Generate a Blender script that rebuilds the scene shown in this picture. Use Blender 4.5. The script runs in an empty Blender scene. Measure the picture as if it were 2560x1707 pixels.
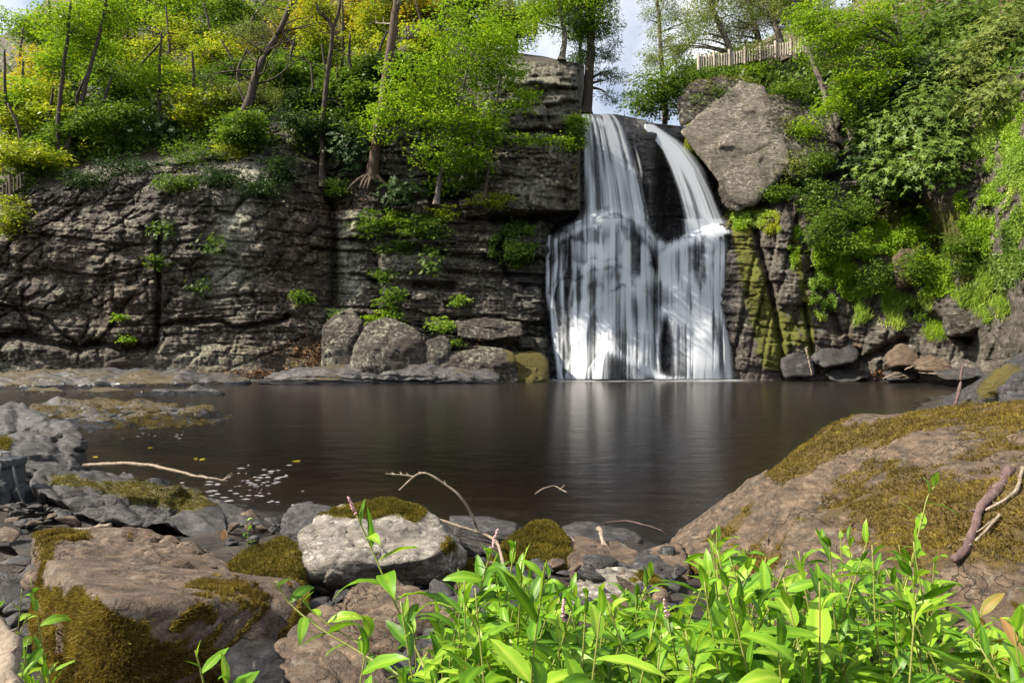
import bpy, bmesh, math, random
import numpy as np
from mathutils import Vector, Matrix
from mathutils.bvhtree import BVHTree

S = bpy.context.scene
COL = S.collection
R = np.random.default_rng(7)
random.seed(7)

# ------------------------------------------------------------------ camera, sky, sun, exposure
F, CX, CY, H = 1668.0, 1280.0, 853.5, 1.8
cam = bpy.data.cameras.new('camera'); cam.sensor_width = 36.0; cam.lens = 36.0 * F / 2560.0
cam.clip_start = 0.05; cam.clip_end = 2000
co = bpy.data.objects.new('camera', cam); COL.objects.link(co)
co.location = (0, 0, H); co.rotation_euler = (math.pi / 2, 0, 0)
S.camera = co
SUN = Vector((-0.70, -0.12, 0.70)).normalized()
W = bpy.data.worlds.new('World'); S.world = W; W.use_nodes = True
wn = W.node_tree.nodes; wl = W.node_tree.links; wn.clear()
sky = wn.new('ShaderNodeTexSky'); sky.sky_type = 'NISHITA'; sky.sun_disc = False
sky.sun_elevation = math.asin(SUN.z); sky.sun_rotation = math.atan2(SUN.x, SUN.y) % (2 * math.pi)
sky.altitude = 300; sky.air_density = 1.0; sky.dust_density = 1.6
bg = wn.new('ShaderNodeBackground'); bg.inputs['Strength'].default_value = 0.075
wo = wn.new('ShaderNodeOutputWorld')
tc = wn.new('ShaderNodeTexCoord'); nz = wn.new('ShaderNodeTexNoise')
nz.inputs['Scale'].default_value = 2.6; nz.inputs['Detail'].default_value = 8; nz.inputs['Roughness'].default_value = 0.55
rp = wn.new('ShaderNodeValToRGB'); rp.color_ramp.elements[0].position = 0.36; rp.color_ramp.elements[1].position = 0.6
mx = wn.new('ShaderNodeMix'); mx.data_type = 'RGBA'
mx.inputs[7].default_value = (8.0, 8.1, 8.3, 1)
wl.new(tc.outputs['Generated'], nz.inputs['Vector']); wl.new(nz.outputs['Fac'], rp.inputs['Fac'])
wl.new(rp.outputs['Color'], mx.inputs[0]); wl.new(sky.outputs['Color'], mx.inputs[6])
wl.new(mx.outputs[2], bg.inputs['Color']); wl.new(bg.outputs['Background'], wo.inputs['Surface'])
sl = bpy.data.lights.new('sun', 'SUN'); sl.energy = 5.0; sl.angle = math.radians(0.6); sl.color = (1.0, 0.9, 0.75)
so = bpy.data.objects.new('sun', sl); COL.objects.link(so)
so.rotation_euler = SUN.to_track_quat('Z', 'Y').to_euler()
so.location = (-30, 0, 40)
S.view_settings.view_transform = 'Standard'; S.view_settings.look = 'None'
S.view_settings.exposure = 1.2; S.view_settings.gamma = 1.0; S.view_settings.use_curve_mapping = False
S.render.engine = 'CYCLES'
S.cycles.max_bounces = 7; S.cycles.diffuse_bounces = 3; S.cycles.glossy_bounces = 3
S.cycles.transparent_max_bounces = 12; S.cycles.transmission_bounces = 4
S.cycles.caustics_reflective = False; S.cycles.caustics_refractive = False
S.cycles.use_denoising = True; S.cycles.use_adaptive_sampling = True; S.cycles.adaptive_threshold = 0.02

# ------------------------------------------------------------------ helpers
def P(px, py, d):
    """world point at depth d (metres in front of the camera) seen at photo pixel px, py"""
    px, py, d = np.broadcast_arrays(np.asarray(px, float), np.asarray(py, float), np.asarray(d, float))
    return np.stack([(px - CX) / F * d, d, H + (CY - py) / F * d], -1)

def hsh(ix, iy, iz, s=0):
    M = 0xFFFFFFFF
    h = (ix.astype(np.int64) * 374761393 + iy.astype(np.int64) * 668265263 + iz.astype(np.int64) * 2147483647 + s * 974634777) & M
    h = ((h ^ (h >> 13)) * 1274126177) & M
    h = ((h ^ (h >> 16)) * 2246822519) & M
    h = h ^ (h >> 15)
    return (h & 0xFFFFFF) / float(0x1000000)

def vn(p, s=0):
    """value noise 0..1, p (...,3)"""
    i = np.floor(p); f = p - i; i = i.astype(np.int64); f = f * f * f * (f * (f * 6 - 15) + 10)
    x, y, z = i[..., 0], i[..., 1], i[..., 2]; u, v, w = f[..., 0], f[..., 1], f[..., 2]
    def c(a, b, e): return hsh(x + a, y + b, z + e, s)
    x00 = c(0,0,0)*(1-u)+c(1,0,0)*u; x10 = c(0,1,0)*(1-u)+c(1,1,0)*u
    x01 = c(0,0,1)*(1-u)+c(1,0,1)*u; x11 = c(0,1,1)*(1-u)+c(1,1,1)*u
    return (x00*(1-v)+x10*v)*(1-w)+(x01*(1-v)+x11*v)*w

def fbm(p, o=4, s=0, g=0.5, l=2.03):
    a, t, n = 1.0, 0.0, 0.0
    for k in range(o):
        t = t + a * (vn(p, s + k * 17) - 0.5); n += a; a *= g; p = p * l + 3.7
    return t / n * 2

def ridge(p, o=4, s=0):
    a, t, n = 1.0, 0.0, 0.0
    for k in range(o):
        t = t + a * (1 - np.abs(vn(p, s + k * 13) * 2 - 1)); n += a; a *= 0.5; p = p * 2.1 + 1.3
    return t / n

def worley(p, s=0):
    i = np.floor(p); best = np.full(p.shape[:-1], 9.0); b2 = best.copy()
    for a in (-1,0,1):
        for b in (-1,0,1):
            for c in (-1,0,1):
                j = i + np.array([a,b,c]); x, y, z = j[...,0], j[...,1], j[...,2]
                q = j + np.stack([hsh(x,y,z,s), hsh(x,y,z,s+1), hsh(x,y,z,s+2)], -1)
                d = np.sqrt(((q - p) ** 2).sum(-1))
                b2 = np.minimum(b2, np.maximum(best, d)); best = np.minimum(best, d)
    return best, b2

def facet(p, s=0):
    """fracture facets: every cell is a plane of its own tilt"""
    i = np.floor(p); best = np.full(p.shape[:-1], 9.0); val = np.zeros(p.shape[:-1])
    for a in (-1,0,1):
        for b in (-1,0,1):
            for c in (-1,0,1):
                j = i + np.array([a,b,c]); x, y, z = j[...,0], j[...,1], j[...,2]
                o = p - j - np.stack([hsh(x,y,z,s), hsh(x,y,z,s+1), hsh(x,y,z,s+2)], -1); d = np.sqrt((o ** 2).sum(-1))
                r = np.stack([hsh(x,y,z,s+3), hsh(x,y,z,s+4), hsh(x,y,z,s+5)], -1) - 0.5
                k = d < best; best = np.where(k, d, best); val = np.where(k, (o * r).sum(-1) * 2 + 0.5 * (hsh(x,y,z,s+6) - 0.5), val)
    return val

def sst(a, b, x):
    t = np.clip((x - a) / (b - a), 0, 1); return t * t * (3 - 2 * t)

def polyd(px, py, pts):
    """distance in pixels to a polyline"""
    best = np.full(np.shape(px), 1e9)
    for (x0, y0), (x1, y1) in zip(pts[:-1], pts[1:]):
        dx, dy = x1 - x0, y1 - y0
        t = np.clip(((px - x0) * dx + (py - y0) * dy) / (dx * dx + dy * dy + 1e-9), 0, 1)
        best = np.minimum(best, np.hypot(px - x0 - t * dx, py - y0 - t * dy))
    return best

def blob(px, py, cx, cy, rx, ry):
    return np.exp(-(((px - cx) / rx) ** 2 + ((py - cy) / ry) ** 2))

def mesh(name, v, f, mat=None, smooth=True, attrs=None):
    v = np.ascontiguousarray(v, dtype=np.float32).reshape(-1, 3); f = np.ascontiguousarray(f, dtype=np.int32)
    m = bpy.data.meshes.new(name); k = f.shape[1]
    m.vertices.add(len(v)); m.vertices.foreach_set('co', v.ravel())
    m.loops.add(f.size); m.loops.foreach_set('vertex_index', f.ravel())
    m.polygons.add(len(f)); m.polygons.foreach_set('loop_start', np.arange(0, f.size, k, dtype=np.int32))
    if smooth: m.polygons.foreach_set('use_smooth', np.ones(len(f), dtype=bool))
    m.update(calc_edges=True)
    for n, a in (attrs or {}).items():
        at = m.attributes.new(n, 'FLOAT', 'POINT'); at.data.foreach_set('value', np.ascontiguousarray(a, dtype=np.float32).ravel())
    if mat: m.materials.append(mat)
    return m

def grid_faces(nr, nc):
    i = np.arange(nr * nc).reshape(nr, nc)
    return np.stack([i[:-1,:-1], i[:-1,1:], i[1:,1:], i[1:,:-1]], -1).reshape(-1, 4)

def obj(name, m, parent=None, loc=None):
    o = bpy.data.objects.new(name, m); COL.objects.link(o)
    if parent: o.parent = parent
    if loc is not None: o.location = loc
    return o

def tag(o, label=None, cat=None, group=None, kind=None):
    if label: o['label'] = label
    if cat: o['category'] = cat
    if group: o['group'] = group
    if kind: o['kind'] = kind
    return o

def thing(name, label, cat, loc, group=None, kind=None):
    o = bpy.data.objects.new(name, None); COL.objects.link(o); o.location = Vector([float(c) for c in loc]); o.empty_display_size = 0.1
    return tag(o, label, cat, group, kind)

def vnorm(m):
    a = np.empty(len(m.vertices) * 3, dtype=np.float32); m.vertex_normals.foreach_get('vector', a); return a.reshape(-1, 3)

def tube(pts, rad, sides=7, cap=True):
    pts = np.asarray(pts, float); rad = np.broadcast_to(np.asarray(rad, float), (len(pts),))
    t = np.gradient(pts, axis=0); t /= np.linalg.norm(t, axis=1, keepdims=True) + 1e-9
    ref = np.where(np.abs(t[:, 2:3]) > 0.9, np.array([[1.0,0,0]]), np.array([[0,0,1.0]]))
    a = np.cross(t, ref); a /= np.linalg.norm(a, axis=1, keepdims=True) + 1e-9; b = np.cross(t, a)
    th = np.linspace(0, 2*math.pi, sides, endpoint=False)
    v = pts[:, None] + rad[:, None, None] * (np.cos(th)[None,:,None]*a[:,None] + np.sin(th)[None,:,None]*b[:,None])
    v = v.reshape(-1, 3); n = len(pts)
    i = np.arange(n*sides).reshape(n, sides); j = np.roll(i, -1, 1)
    f = np.stack([i[:-1], j[:-1], j[1:], i[1:]], -1).reshape(-1, 4)
    if cap:
        k = len(v); v = np.vstack([v, pts[:1], pts[-1:]])
        f = np.vstack([f, np.stack([i[0], np.full(sides,k), np.full(sides,k), j[0]],-1)[:, [0,3,1,1]], np.stack([i[-1], j[-1], np.full(sides,k+1), np.full(sides,k+1)],-1)])
    return v, f

class Acc:
    """collects pieces of one mesh"""
    def __init__(s): s.v=[]; s.f=[]; s.a=[]; s.n=0
    def add(s, v, f, a=0.0):
        s.v.append(v); s.f.append(np.asarray(f)+s.n); s.n += len(v); s.a.append(np.broadcast_to(np.asarray(a,float),(len(v),)))
    def build(s, name, mat, smooth=True, attr='tint', off=None):
        v = np.vstack(s.v)
        if off is not None: v = v - np.asarray(off)
        f = np.vstack(s.f)
        # degenerate cap quads are split off as triangles
        d = (f[:,2]==f[:,3])
        if d.any():
            v2 = v; q = f[~d]; t = f[d][:, :3]
            f = np.vstack([np.stack([q[:,0],q[:,1],q[:,2]],-1), np.stack([q[:,0],q[:,2],q[:,3]],-1), t])
        return mesh(name, v, f, mat, smooth, {attr: np.concatenate(s.a)})

def smooth_path(pts, n=24):
    pts = np.asarray(pts, float)
    if len(pts) < 3:
        t = np.linspace(0,1,n)[:,None]; return pts[0]*(1-t)+pts[-1]*t
    p = np.vstack([2*pts[0]-pts[1], pts, 2*pts[-1]-pts[-2]]); out=[]
    seg = len(pts)-1; m = max(2, n//seg)
    for k in range(seg):
        a,b,c,d = p[k:k+4]; t = np.linspace(0,1,m,endpoint=False)[:,None]
        out.append(0.5*((2*b)+(-a+c)*t+(2*a-5*b+4*c-d)*t*t+(-a+3*b-3*c+d)*t**3))
    out.append(pts[-1:]); return np.vstack(out)

# ------------------------------------------------------------------ materials
class N:
    def __init__(s, name):
        s.m = bpy.data.materials.new(name); s.m.use_nodes = True; s.t = s.m.node_tree; s.t.nodes.clear()
        s.out = s.t.nodes.new('ShaderNodeOutputMaterial')
    def n(s, kind, **kw):
        o = s.t.nodes.new('ShaderNode' + kind)
        for k, v in kw.items(): setattr(o, k, v)
        return o
    def link(s, a, b): s.t.links.new(a, b)
    def val(s, inp, v):
        if hasattr(v, 'is_linked') or hasattr(v, 'links'): s.link(v, inp)
        else: inp.default_value = v
    def pos(s): return s.n('NewGeometry').outputs['Position']
    def mapv(s, v, sc, rot=(0,0,0)):
        m = s.n('Mapping'); s.link(v, m.inputs['Vector']); m.inputs['Scale'].default_value = sc; m.inputs['Rotation'].default_value = rot
        return m.outputs['Vector']
    def noise(s, v, sc, det=6, ro=0.55, dist=0):
        o = s.n('TexNoise'); s.link(v, o.inputs['Vector']); o.inputs['Scale'].default_value = sc
        o.inputs['Detail'].default_value = det; o.inputs['Roughness'].default_value = ro; o.inputs['Distortion'].default_value = dist
        return o.outputs['Fac']
    def ramp(s, fac, stops):
        r = s.n('ValToRGB'); s.link(fac, r.inputs['Fac']); e = r.color_ramp.elements
        while len(e) < len(stops): e.new(0.5)
        for k, (p, c) in enumerate(stops):
            e[k].position = p; e[k].color = (c, c, c, 1) if not hasattr(c, '__len__') else (*c, 1)
        return r.outputs['Color']
    def mix(s, fac, a, b, bt='MIX'):
        m = s.n('Mix', data_type='RGBA', blend_type=bt); s.val(m.inputs[0], fac)
        s.val(m.inputs[6], a if not isinstance(a, tuple) else (*a, 1)); s.val(m.inputs[7], b if not isinstance(b, tuple) else (*b, 1))
        return m.outputs[2]
    def math(s, op, a, b=0.0, clamp=False):
        m = s.n('Math', operation=op, use_clamp=clamp); s.val(m.inputs[0], a); s.val(m.inputs[1], b); return m.outputs[0]
    def attr(s, name):
        a = s.n('Attribute'); a.attribute_name = name; return a.outputs['Fac']
    def bump(s, h, st, dist=0.05):
        b = s.n('Bump'); s.link(h, b.inputs['Height']); b.inputs['Strength'].default_value = st; b.inputs['Distance'].default_value = dist
        return b.outputs['Normal']
    def bsdf(s, col, rough, normal=None, spec=0.5):
        b = s.n('BsdfPrincipled'); s.val(b.inputs['Base Color'], col if not isinstance(col, tuple) else (*col, 1)); s.val(b.inputs['Roughness'], rough)
        b.inputs['Specular IOR Level'].default_value = spec
        if normal: s.link(normal, b.inputs['Normal'])
        s.link(b.outputs[0], s.out.inputs['Surface']); return b

def rock_mat(name, dark, mid, light, lichen=(0.42,0.45,0.38), lich=0.5, sc=1.0, moss=((0.035,0.04,0.006),(0.16,0.12,0.015)), soil=((0.016,0.013,0.007),(0.05,0.036,0.016)), rot=(0,0,0), rough=0.8, autom=0.0, grain=(1,1,5)):
    t = N(name); p = t.pos()
    big = t.noise(p, 0.55*sc, 5, 0.6); med = t.noise(t.mapv(p, grain, rot), 2.2*sc, 8, 0.65); fine = t.noise(p, 26*sc, 5, 0.7)
    c = t.ramp(med, [(0.3, dark), (0.52, mid), (0.72, light)])
    c = t.mix(t.math('MULTIPLY', big, 0.55), c, dark)
    c = t.mix(0.7, c, t.ramp(fine, [(0.32, 0.25), (0.66, 1.0)]), 'MULTIPLY')
    vd = t.n('TexVoronoi', feature='DISTANCE_TO_EDGE'); wp = t.n('VectorMath', operation='ADD'); nv = t.n('TexNoise'); t.link(p, nv.inputs['Vector']); nv.inputs['Scale'].default_value = 1.7*sc; nv.inputs['Detail'].default_value = 5
    t.link(t.mapv(p, (1.0,1.0,2.2), rot), wp.inputs[0]); t.link(nv.outputs['Color'], wp.inputs[1]); t.link(wp.outputs[0], vd.inputs['Vector']); vd.inputs['Scale'].default_value = 1.5*sc
    crack = t.math('MULTIPLY', t.ramp(vd.outputs['Distance'], [(0.0, 1.0), (0.035, 0.0)]), t.ramp(t.noise(p, 1.3*sc, 3), [(0.42, 0.0), (0.6, 1.0)]))
    c = t.mix(t.math('MULTIPLY', crack, 0.75), c, tuple(x*0.4 for x in dark))
    pits = t.ramp(t.noise(p, 60*sc, 3, 0.6), [(0.36, 0.35), (0.5, 1.0)]); c = t.mix(0.6, c, pits, 'MULTIPLY')
    ln = t.noise(p, 5.5*sc, 9, 0.72); lm = t.math('MULTIPLY', t.ramp(ln, [(0.56-0.1*lich, 0.0), (0.66-0.1*lich, 1.0)]), lich)
    lm = t.math('MULTIPLY', lm, t.ramp(t.noise(p, 0.9*sc, 3), [(0.36, 0.0), (0.6, 1.0)]))
    c = t.mix(lm, c, lichen)
    pm = t.math('MULTIPLY', t.attr('pale'), t.ramp(ln, [(0.34, 0.0), (0.56, 1.0)]))
    c = t.mix(pm, c, lichen)
    c = t.mix(t.math('MULTIPLY', t.attr('rust'), 0.55), c, t.mix(1.0, c, (1.0,0.66,0.46), 'MULTIPLY'))
    geo = t.n('NewGeometry'); sep = t.n('SeparateXYZ'); t.link(geo.outputs['Normal'], sep.inputs[0])
    up = sep.outputs['Z']
    mn = t.noise(p, 3.1*sc, 7, 0.7)
    mm = t.math('ADD', t.attr('moss'), t.math('MULTIPLY', t.math('SUBTRACT', mn, 0.5), 1.1))
    if autom: mm = t.math('ADD', mm, t.math('MULTIPLY', t.math('SUBTRACT', up, 0.45), autom))
    mm = t.ramp(mm, [(0.42, 0.0), (0.56, 1.0)])
    mc = t.mix(t.ramp(t.noise(p, 14*sc, 6, 0.7), [(0.33, 0.0), (0.68, 1.0)]), moss[0], moss[1])
    c = t.mix(mm, c, mc)
    sm = t.ramp(t.math('ADD', t.attr('soil'), t.math('MULTIPLY', t.math('SUBTRACT', mn, 0.5), 0.6)), [(0.4, 0.0), (0.6, 1.0)])
    c = t.mix(sm, c, t.mix(t.ramp(fine, [(0.35, 0.0), (0.65, 1.0)]), soil[0], soil[1]))
    wet = t.ramp(t.math('ADD', t.attr('wet'), t.math('MULTIPLY', t.math('SUBTRACT', t.noise(t.mapv(p, (1,1,0.35)), 1.6*sc, 5), 0.5), 0.7)), [(0.35, 0.0), (0.65, 1.0)])
    c = t.mix(t.math('MULTIPLY', wet, 0.72), c, t.mix(1.0, c, (0.16,0.17,0.2), 'MULTIPLY'))
    hb = t.math('SUBTRACT', t.math('ADD', t.math('MULTIPLY', med, 0.6), t.math('MULTIPLY', fine, 0.4)), t.math('MULTIPLY', crack, 0.5))
    hb = t.math('ADD', hb, t.math('MULTIPLY', mm, t.math('MULTIPLY', t.noise(p, 60*sc, 3), 0.8)))
    nr = t.bump(hb, 1.0, 0.09/sc)
    ro = t.math('SUBTRACT', rough, t.math('MULTIPLY', wet, 0.5))
    t.bsdf(c, ro, nr, 0.45)
    return t.m

def leaf_mat(name, stops, trans=0.45, rough=0.5, spec=0.25, blotch=False):
    t = N(name); c = t.ramp(t.attr('tint'), stops)
    if blotch:
        p = t.pos(); c = t.mix(0.8, c, t.ramp(t.noise(p, 9, 4), [(0.3, (0.5,0.62,0.5)), (0.65, (1.0,1.0,1.0))]), 'MULTIPLY')
        c = t.mix(t.math('MULTIPLY', t.ramp(t.noise(p, 55, 3), [(0.68, 0.0), (0.74, 1.0)]), 0.6), c, (0.16,0.11,0.02))
    b = t.n('BsdfPrincipled'); t.link(c, b.inputs['Base Color']); b.inputs['Roughness'].default_value = rough; b.inputs['Specular IOR Level'].default_value = spec
    tr = t.n('BsdfTranslucent'); t.link(t.mix(0.5, c, (1.0,0.95,0.35), 'MULTIPLY'), tr.inputs['Color'])
    tb = t.n('MixShader'); tb.inputs[0].default_value = trans
    t.link(b.outputs[0], tb.inputs[1]); t.link(tr.outputs[0], tb.inputs[2]); t.link(tb.outputs[0], t.out.inputs['Surface'])
    return t.m

def bark_mat(name, a, b, sc=1.0, pale=None):
    t = N(name); p = t.pos()
    n1 = t.noise(t.mapv(p, (1,1,0.22)), 11*sc, 7, 0.7); c = t.ramp(n1, [(0.3, a), (0.68, b)])
    if pale:
        m = t.ramp(t.math('ADD', t.attr('tint'), t.math('MULTIPLY', t.math('SUBTRACT', t.noise(p, 2.5, 5), 0.5), 0.7)), [(0.42, 0.0), (0.6, 1.0)])
        c = t.mix(m, c, pale)
    t.bsdf(c, 0.85, t.bump(n1, 0.7, 0.03), 0.25); return t.m

def flat_mat(name, col, rough=0.6, var=0.3, sc=9, spec=0.4):
    t = N(name); c = t.mix(t.math('MULTIPLY', t.noise(t.pos(), sc, 6, 0.65), var*1.6), col, tuple(x*0.35 for x in col))
    t.bsdf(c, rough, t.bump(t.noise(t.pos(), sc*5, 4), 0.25, 0.01), spec); return t.m

M = {}
M['cliff'] = rock_mat('dark_schist', (0.01,0.008,0.006), (0.06,0.045,0.032), (0.155,0.126,0.093), (0.32,0.33,0.25), 0.7, 1.0, autom=0.12)
M['falls'] = rock_mat('wet_black_rock', (0.012,0.012,0.014), (0.04,0.039,0.042), (0.1,0.1,0.11), lich=0.1, rough=0.55)
M['right'] = rock_mat('sunlit_grey_rock', (0.025,0.021,0.017), (0.125,0.104,0.082), (0.27,0.24,0.2), (0.4,0.39,0.33), 0.4, 1.0, moss=((0.04,0.055,0.008),(0.2,0.2,0.02)), soil=((0.035,0.026,0.016),(0.13,0.085,0.05)), grain=(3,1,2))
M['pale'] = rock_mat('pale_grey_rock', (0.05,0.041,0.031), (0.2,0.17,0.132), (0.35,0.31,0.25), (0.5,0.46,0.37), 0.5, 1.2)
M['slate'] = rock_mat('blue_grey_slate', (0.013,0.012,0.013), (0.06,0.056,0.057), (0.16,0.152,0.158), lich=0.2, sc=3.0, rough=0.6)
M['brown'] = rock_mat('brown_grey_rock', (0.03,0.02,0.013), (0.17,0.113,0.072), (0.37,0.265,0.178), lich=0.2, sc=2.6, moss=((0.045,0.03,0.006),(0.2,0.13,0.025)))
M['white'] = rock_mat('whitish_rock', (0.09,0.08,0.07), (0.31,0.275,0.23), (0.48,0.44,0.38), (0.6,0.58,0.52), 0.6, 3.2, moss=((0.05,0.045,0.005),(0.24,0.19,0.02)))
M['ledge'] = rock_mat('water_worn_ledge', (0.018,0.017,0.018), (0.075,0.072,0.075), (0.17,0.17,0.185), lich=0.25, sc=1.8, moss=((0.035,0.025,0.008),(0.13,0.09,0.032)), rough=0.5)
M['bed'] = rock_mat('pool_bed_stone', (0.015,0.012,0.009), (0.05,0.038,0.027), (0.12,0.092,0.065), lich=0.1, sc=2.0, grain=(1,1,1))
M['bark'] = bark_mat('dark_bark', (0.018,0.014,0.011), (0.09,0.07,0.055))
M['bark_pine'] = bark_mat('pine_bark', (0.03,0.02,0.014), (0.13,0.09,0.065), pale=(0.27,0.24,0.2))
M['bark_grey'] = bark_mat('grey_bark', (0.05,0.043,0.036), (0.2,0.175,0.15))
M['stick'] = bark_mat('bleached_stick', (0.14,0.105,0.075), (0.36,0.3,0.235), 3)
M['stick_dark'] = bark_mat('dark_stick', (0.055,0.035,0.034), (0.19,0.125,0.12), 3)
M['l_maple'] = leaf_mat('bright_green_leaf', [(0,(0.085,0.18,0.01)),(0.55,(0.22,0.38,0.018)),(1,(0.4,0.5,0.03))])
M['l_yg'] = leaf_mat('yellow_green_leaf', [(0,(0.09,0.17,0.015)),(0.5,(0.27,0.36,0.02)),(1,(0.5,0.47,0.04))])
M['l_gold'] = leaf_mat('gold_leaf', [(0,(0.17,0.22,0.02)),(0.5,(0.42,0.38,0.025)),(1,(0.62,0.42,0.04))])
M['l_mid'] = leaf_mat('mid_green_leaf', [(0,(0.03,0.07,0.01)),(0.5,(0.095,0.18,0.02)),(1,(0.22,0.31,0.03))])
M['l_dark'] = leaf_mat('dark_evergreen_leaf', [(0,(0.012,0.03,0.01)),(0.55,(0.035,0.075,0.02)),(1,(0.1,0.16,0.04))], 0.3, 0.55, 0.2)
M['l_rhodo'] = leaf_mat('rhododendron_leaf', [(0,(0.03,0.07,0.012)),(0.5,(0.12,0.2,0.03)),(0.97,(0.24,0.33,0.06)),(1,(0.45,0.4,0.05))], 0.35, 0.45, 0.3)
M['l_pine'] = leaf_mat('pine_needle', [(0,(0.03,0.07,0.02)),(0.5,(0.08,0.15,0.045)),(1,(0.17,0.24,0.07))], 0.35)
M['l_olive'] = leaf_mat('olive_hemlock_needle', [(0,(0.06,0.1,0.02)),(0.5,(0.17,0.23,0.045)),(1,(0.33,0.36,0.09))], 0.4)
M['l_mint'] = leaf_mat('fresh_ground_cover_leaf', [(0,(0.1,0.2,0.02)),(0.5,(0.25,0.4,0.05)),(1,(0.5,0.58,0.11))], 0.4)
M['l_weed'] = leaf_mat('smartweed_leaf', [(0,(0.08,0.2,0.012)),(0.4,(0.19,0.38,0.02)),(0.75,(0.3,0.48,0.035)),(1,(0.46,0.58,0.08))], 0.4, 0.42, 0.35, True)
M['l_weed_red'] = leaf_mat('reddening_leaf', [(0,(0.2,0.2,0.03)),(0.6,(0.34,0.2,0.07)),(1,(0.4,0.2,0.11))], 0.35)
M['l_litter'] = leaf_mat('fallen_brown_leaf', [(0,(0.1,0.045,0.02)),(0.5,(0.3,0.15,0.06)),(1,(0.5,0.28,0.12))], 0.2, 0.7)
M['l_moss'] = leaf_mat('moss_strand', [(0,(0.025,0.026,0.004)),(0.5,(0.1,0.085,0.012)),(1,(0.28,0.22,0.03))], 0.35, 0.7, 0.15)
M['l_moss_b'] = leaf_mat('brown_moss_strand', [(0,(0.03,0.021,0.006)),(0.5,(0.14,0.1,0.02)),(1,(0.36,0.28,0.05))], 0.35, 0.7, 0.15)
M['stem'] = flat_mat('smartweed_stem', (0.24,0.26,0.06), 0.5, 0.4, 20)
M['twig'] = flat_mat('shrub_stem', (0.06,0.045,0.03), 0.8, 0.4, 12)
M['pink'] = flat_mat('pink_flower', (0.6,0.34,0.38), 0.6, 0.3, 60)
M['fence'] = flat_mat('weathered_timber', (0.33,0.29,0.24), 0.8, 0.4, 5)
M['pack'] = flat_mat('grey_nylon', (0.035,0.04,0.045), 0.6, 0.35, 30)
M['pack_trim'] = flat_mat('grey_webbing', (0.09,0.1,0.105), 0.5, 0.3, 40)

# ------------------------------------------------------------------ terrain: cliffs
CELL = 8
ZB = np.full((1500 // CELL, 3600 // CELL), np.inf)
def splat(px, py, d):
    r = ((py + 400) / CELL).astype(int).ravel(); c = ((px + 450) / CELL).astype(int).ravel()
    k = (r >= 0) & (r < ZB.shape[0]) & (c >= 0) & (c < ZB.shape[1])
    np.minimum.at(ZB, (r[k], c[k]), d.ravel()[k])
def surf(px, py):
    r = int((py + 400) / CELL); c = int((px + 450) / CELL)
    for k in range(0, 14):
        w = ZB[max(0, r-k):r+k+1, max(0, c-k):c+k+1]; w = w[np.isfinite(w)]
        if len(w): return float(np.median(w))
    return 34.0

def block_strata(q, thick, blockw, s, dip=0.0, warp=0.5):
    """protrusion of bedded rock: layers of uneven thickness, each broken into blocks; returns (protrusion -.5...5, joint)"""
    x, y, z = q[..., 0], q[..., 1], q[..., 2]
    st = (z + dip * x + warp * fbm(q * np.array([0.16, 0.16, 0.3]), 3, s)) / thick
    st = st + 0.45 * np.sin(st * 1.7 + s) + 0.3 * np.sin(st * 0.73 + 2 * s)
    L = np.floor(st); fr = st - L
    w = blockw * (0.6 + 1.2 * hsh(L, L * 0, L * 0, s + 3))
    bx = x / w + hsh(L, L * 0, L * 0 + 1, s + 5) * 17 + 0.25 * fbm(q * 0.9, 2, s + 9)
    B = np.floor(bx); bf = bx - B
    pr = 0.65 * (vn(np.stack([bx * 0.55, L * 5.17, L * 0 + 0.5], -1), s + 11) - 0.5) + 0.45 * (hsh(L, B, L * 0, s + 21) - 0.5)
    jo = np.exp(-(np.minimum(fr, 1 - fr) / 0.09) ** 2) * (0.35 + 0.65 * hsh(L, B, L * 0 + 2, s + 31)) + 0.5 * np.exp(-(np.minimum(bf, 1 - bf) / 0.04) ** 2)
    return pr, jo

def keyed(cols, npx, sub):
    """cols: {px: [(py, d), ...]} -> grids of px, py, d, row parameter"""
    ks = sorted(cols); A = np.array([cols[k] for k in ks], float)
    rows = []
    for r in range(A.shape[1] - 1):
        rows.append(r + np.linspace(0, 1, sub[r], endpoint=False))
    rows = np.append(np.concatenate(rows), A.shape[1] - 1.0)
    r0 = np.minimum(rows.astype(int), A.shape[1] - 2); fr = (rows - r0)[None, :, None]
    B = A[:, r0] * (1 - fr) + A[:, r0 + 1] * fr          # columns x rows x 2
    px = np.asarray(npx, float); i = np.clip(np.searchsorted(ks, px) - 1, 0, len(ks) - 2)
    k = np.array(ks, float); t = (px - k[i]) / (k[i + 1] - k[i]); t = np.clip(t, 0, 1); t = t * t * (3 - 2 * t) * 0.5 + t * 0.5
    G = B[i] * (1 - t)[:, None, None] + B[i + 1] * t[:, None, None]
    G = G.transpose(1, 0, 2)
    return np.broadcast_to(px, G.shape[:2]).copy(), G[..., 0], G[..., 1], np.broadcast_to(rows[:, None], G.shape[:2])

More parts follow.
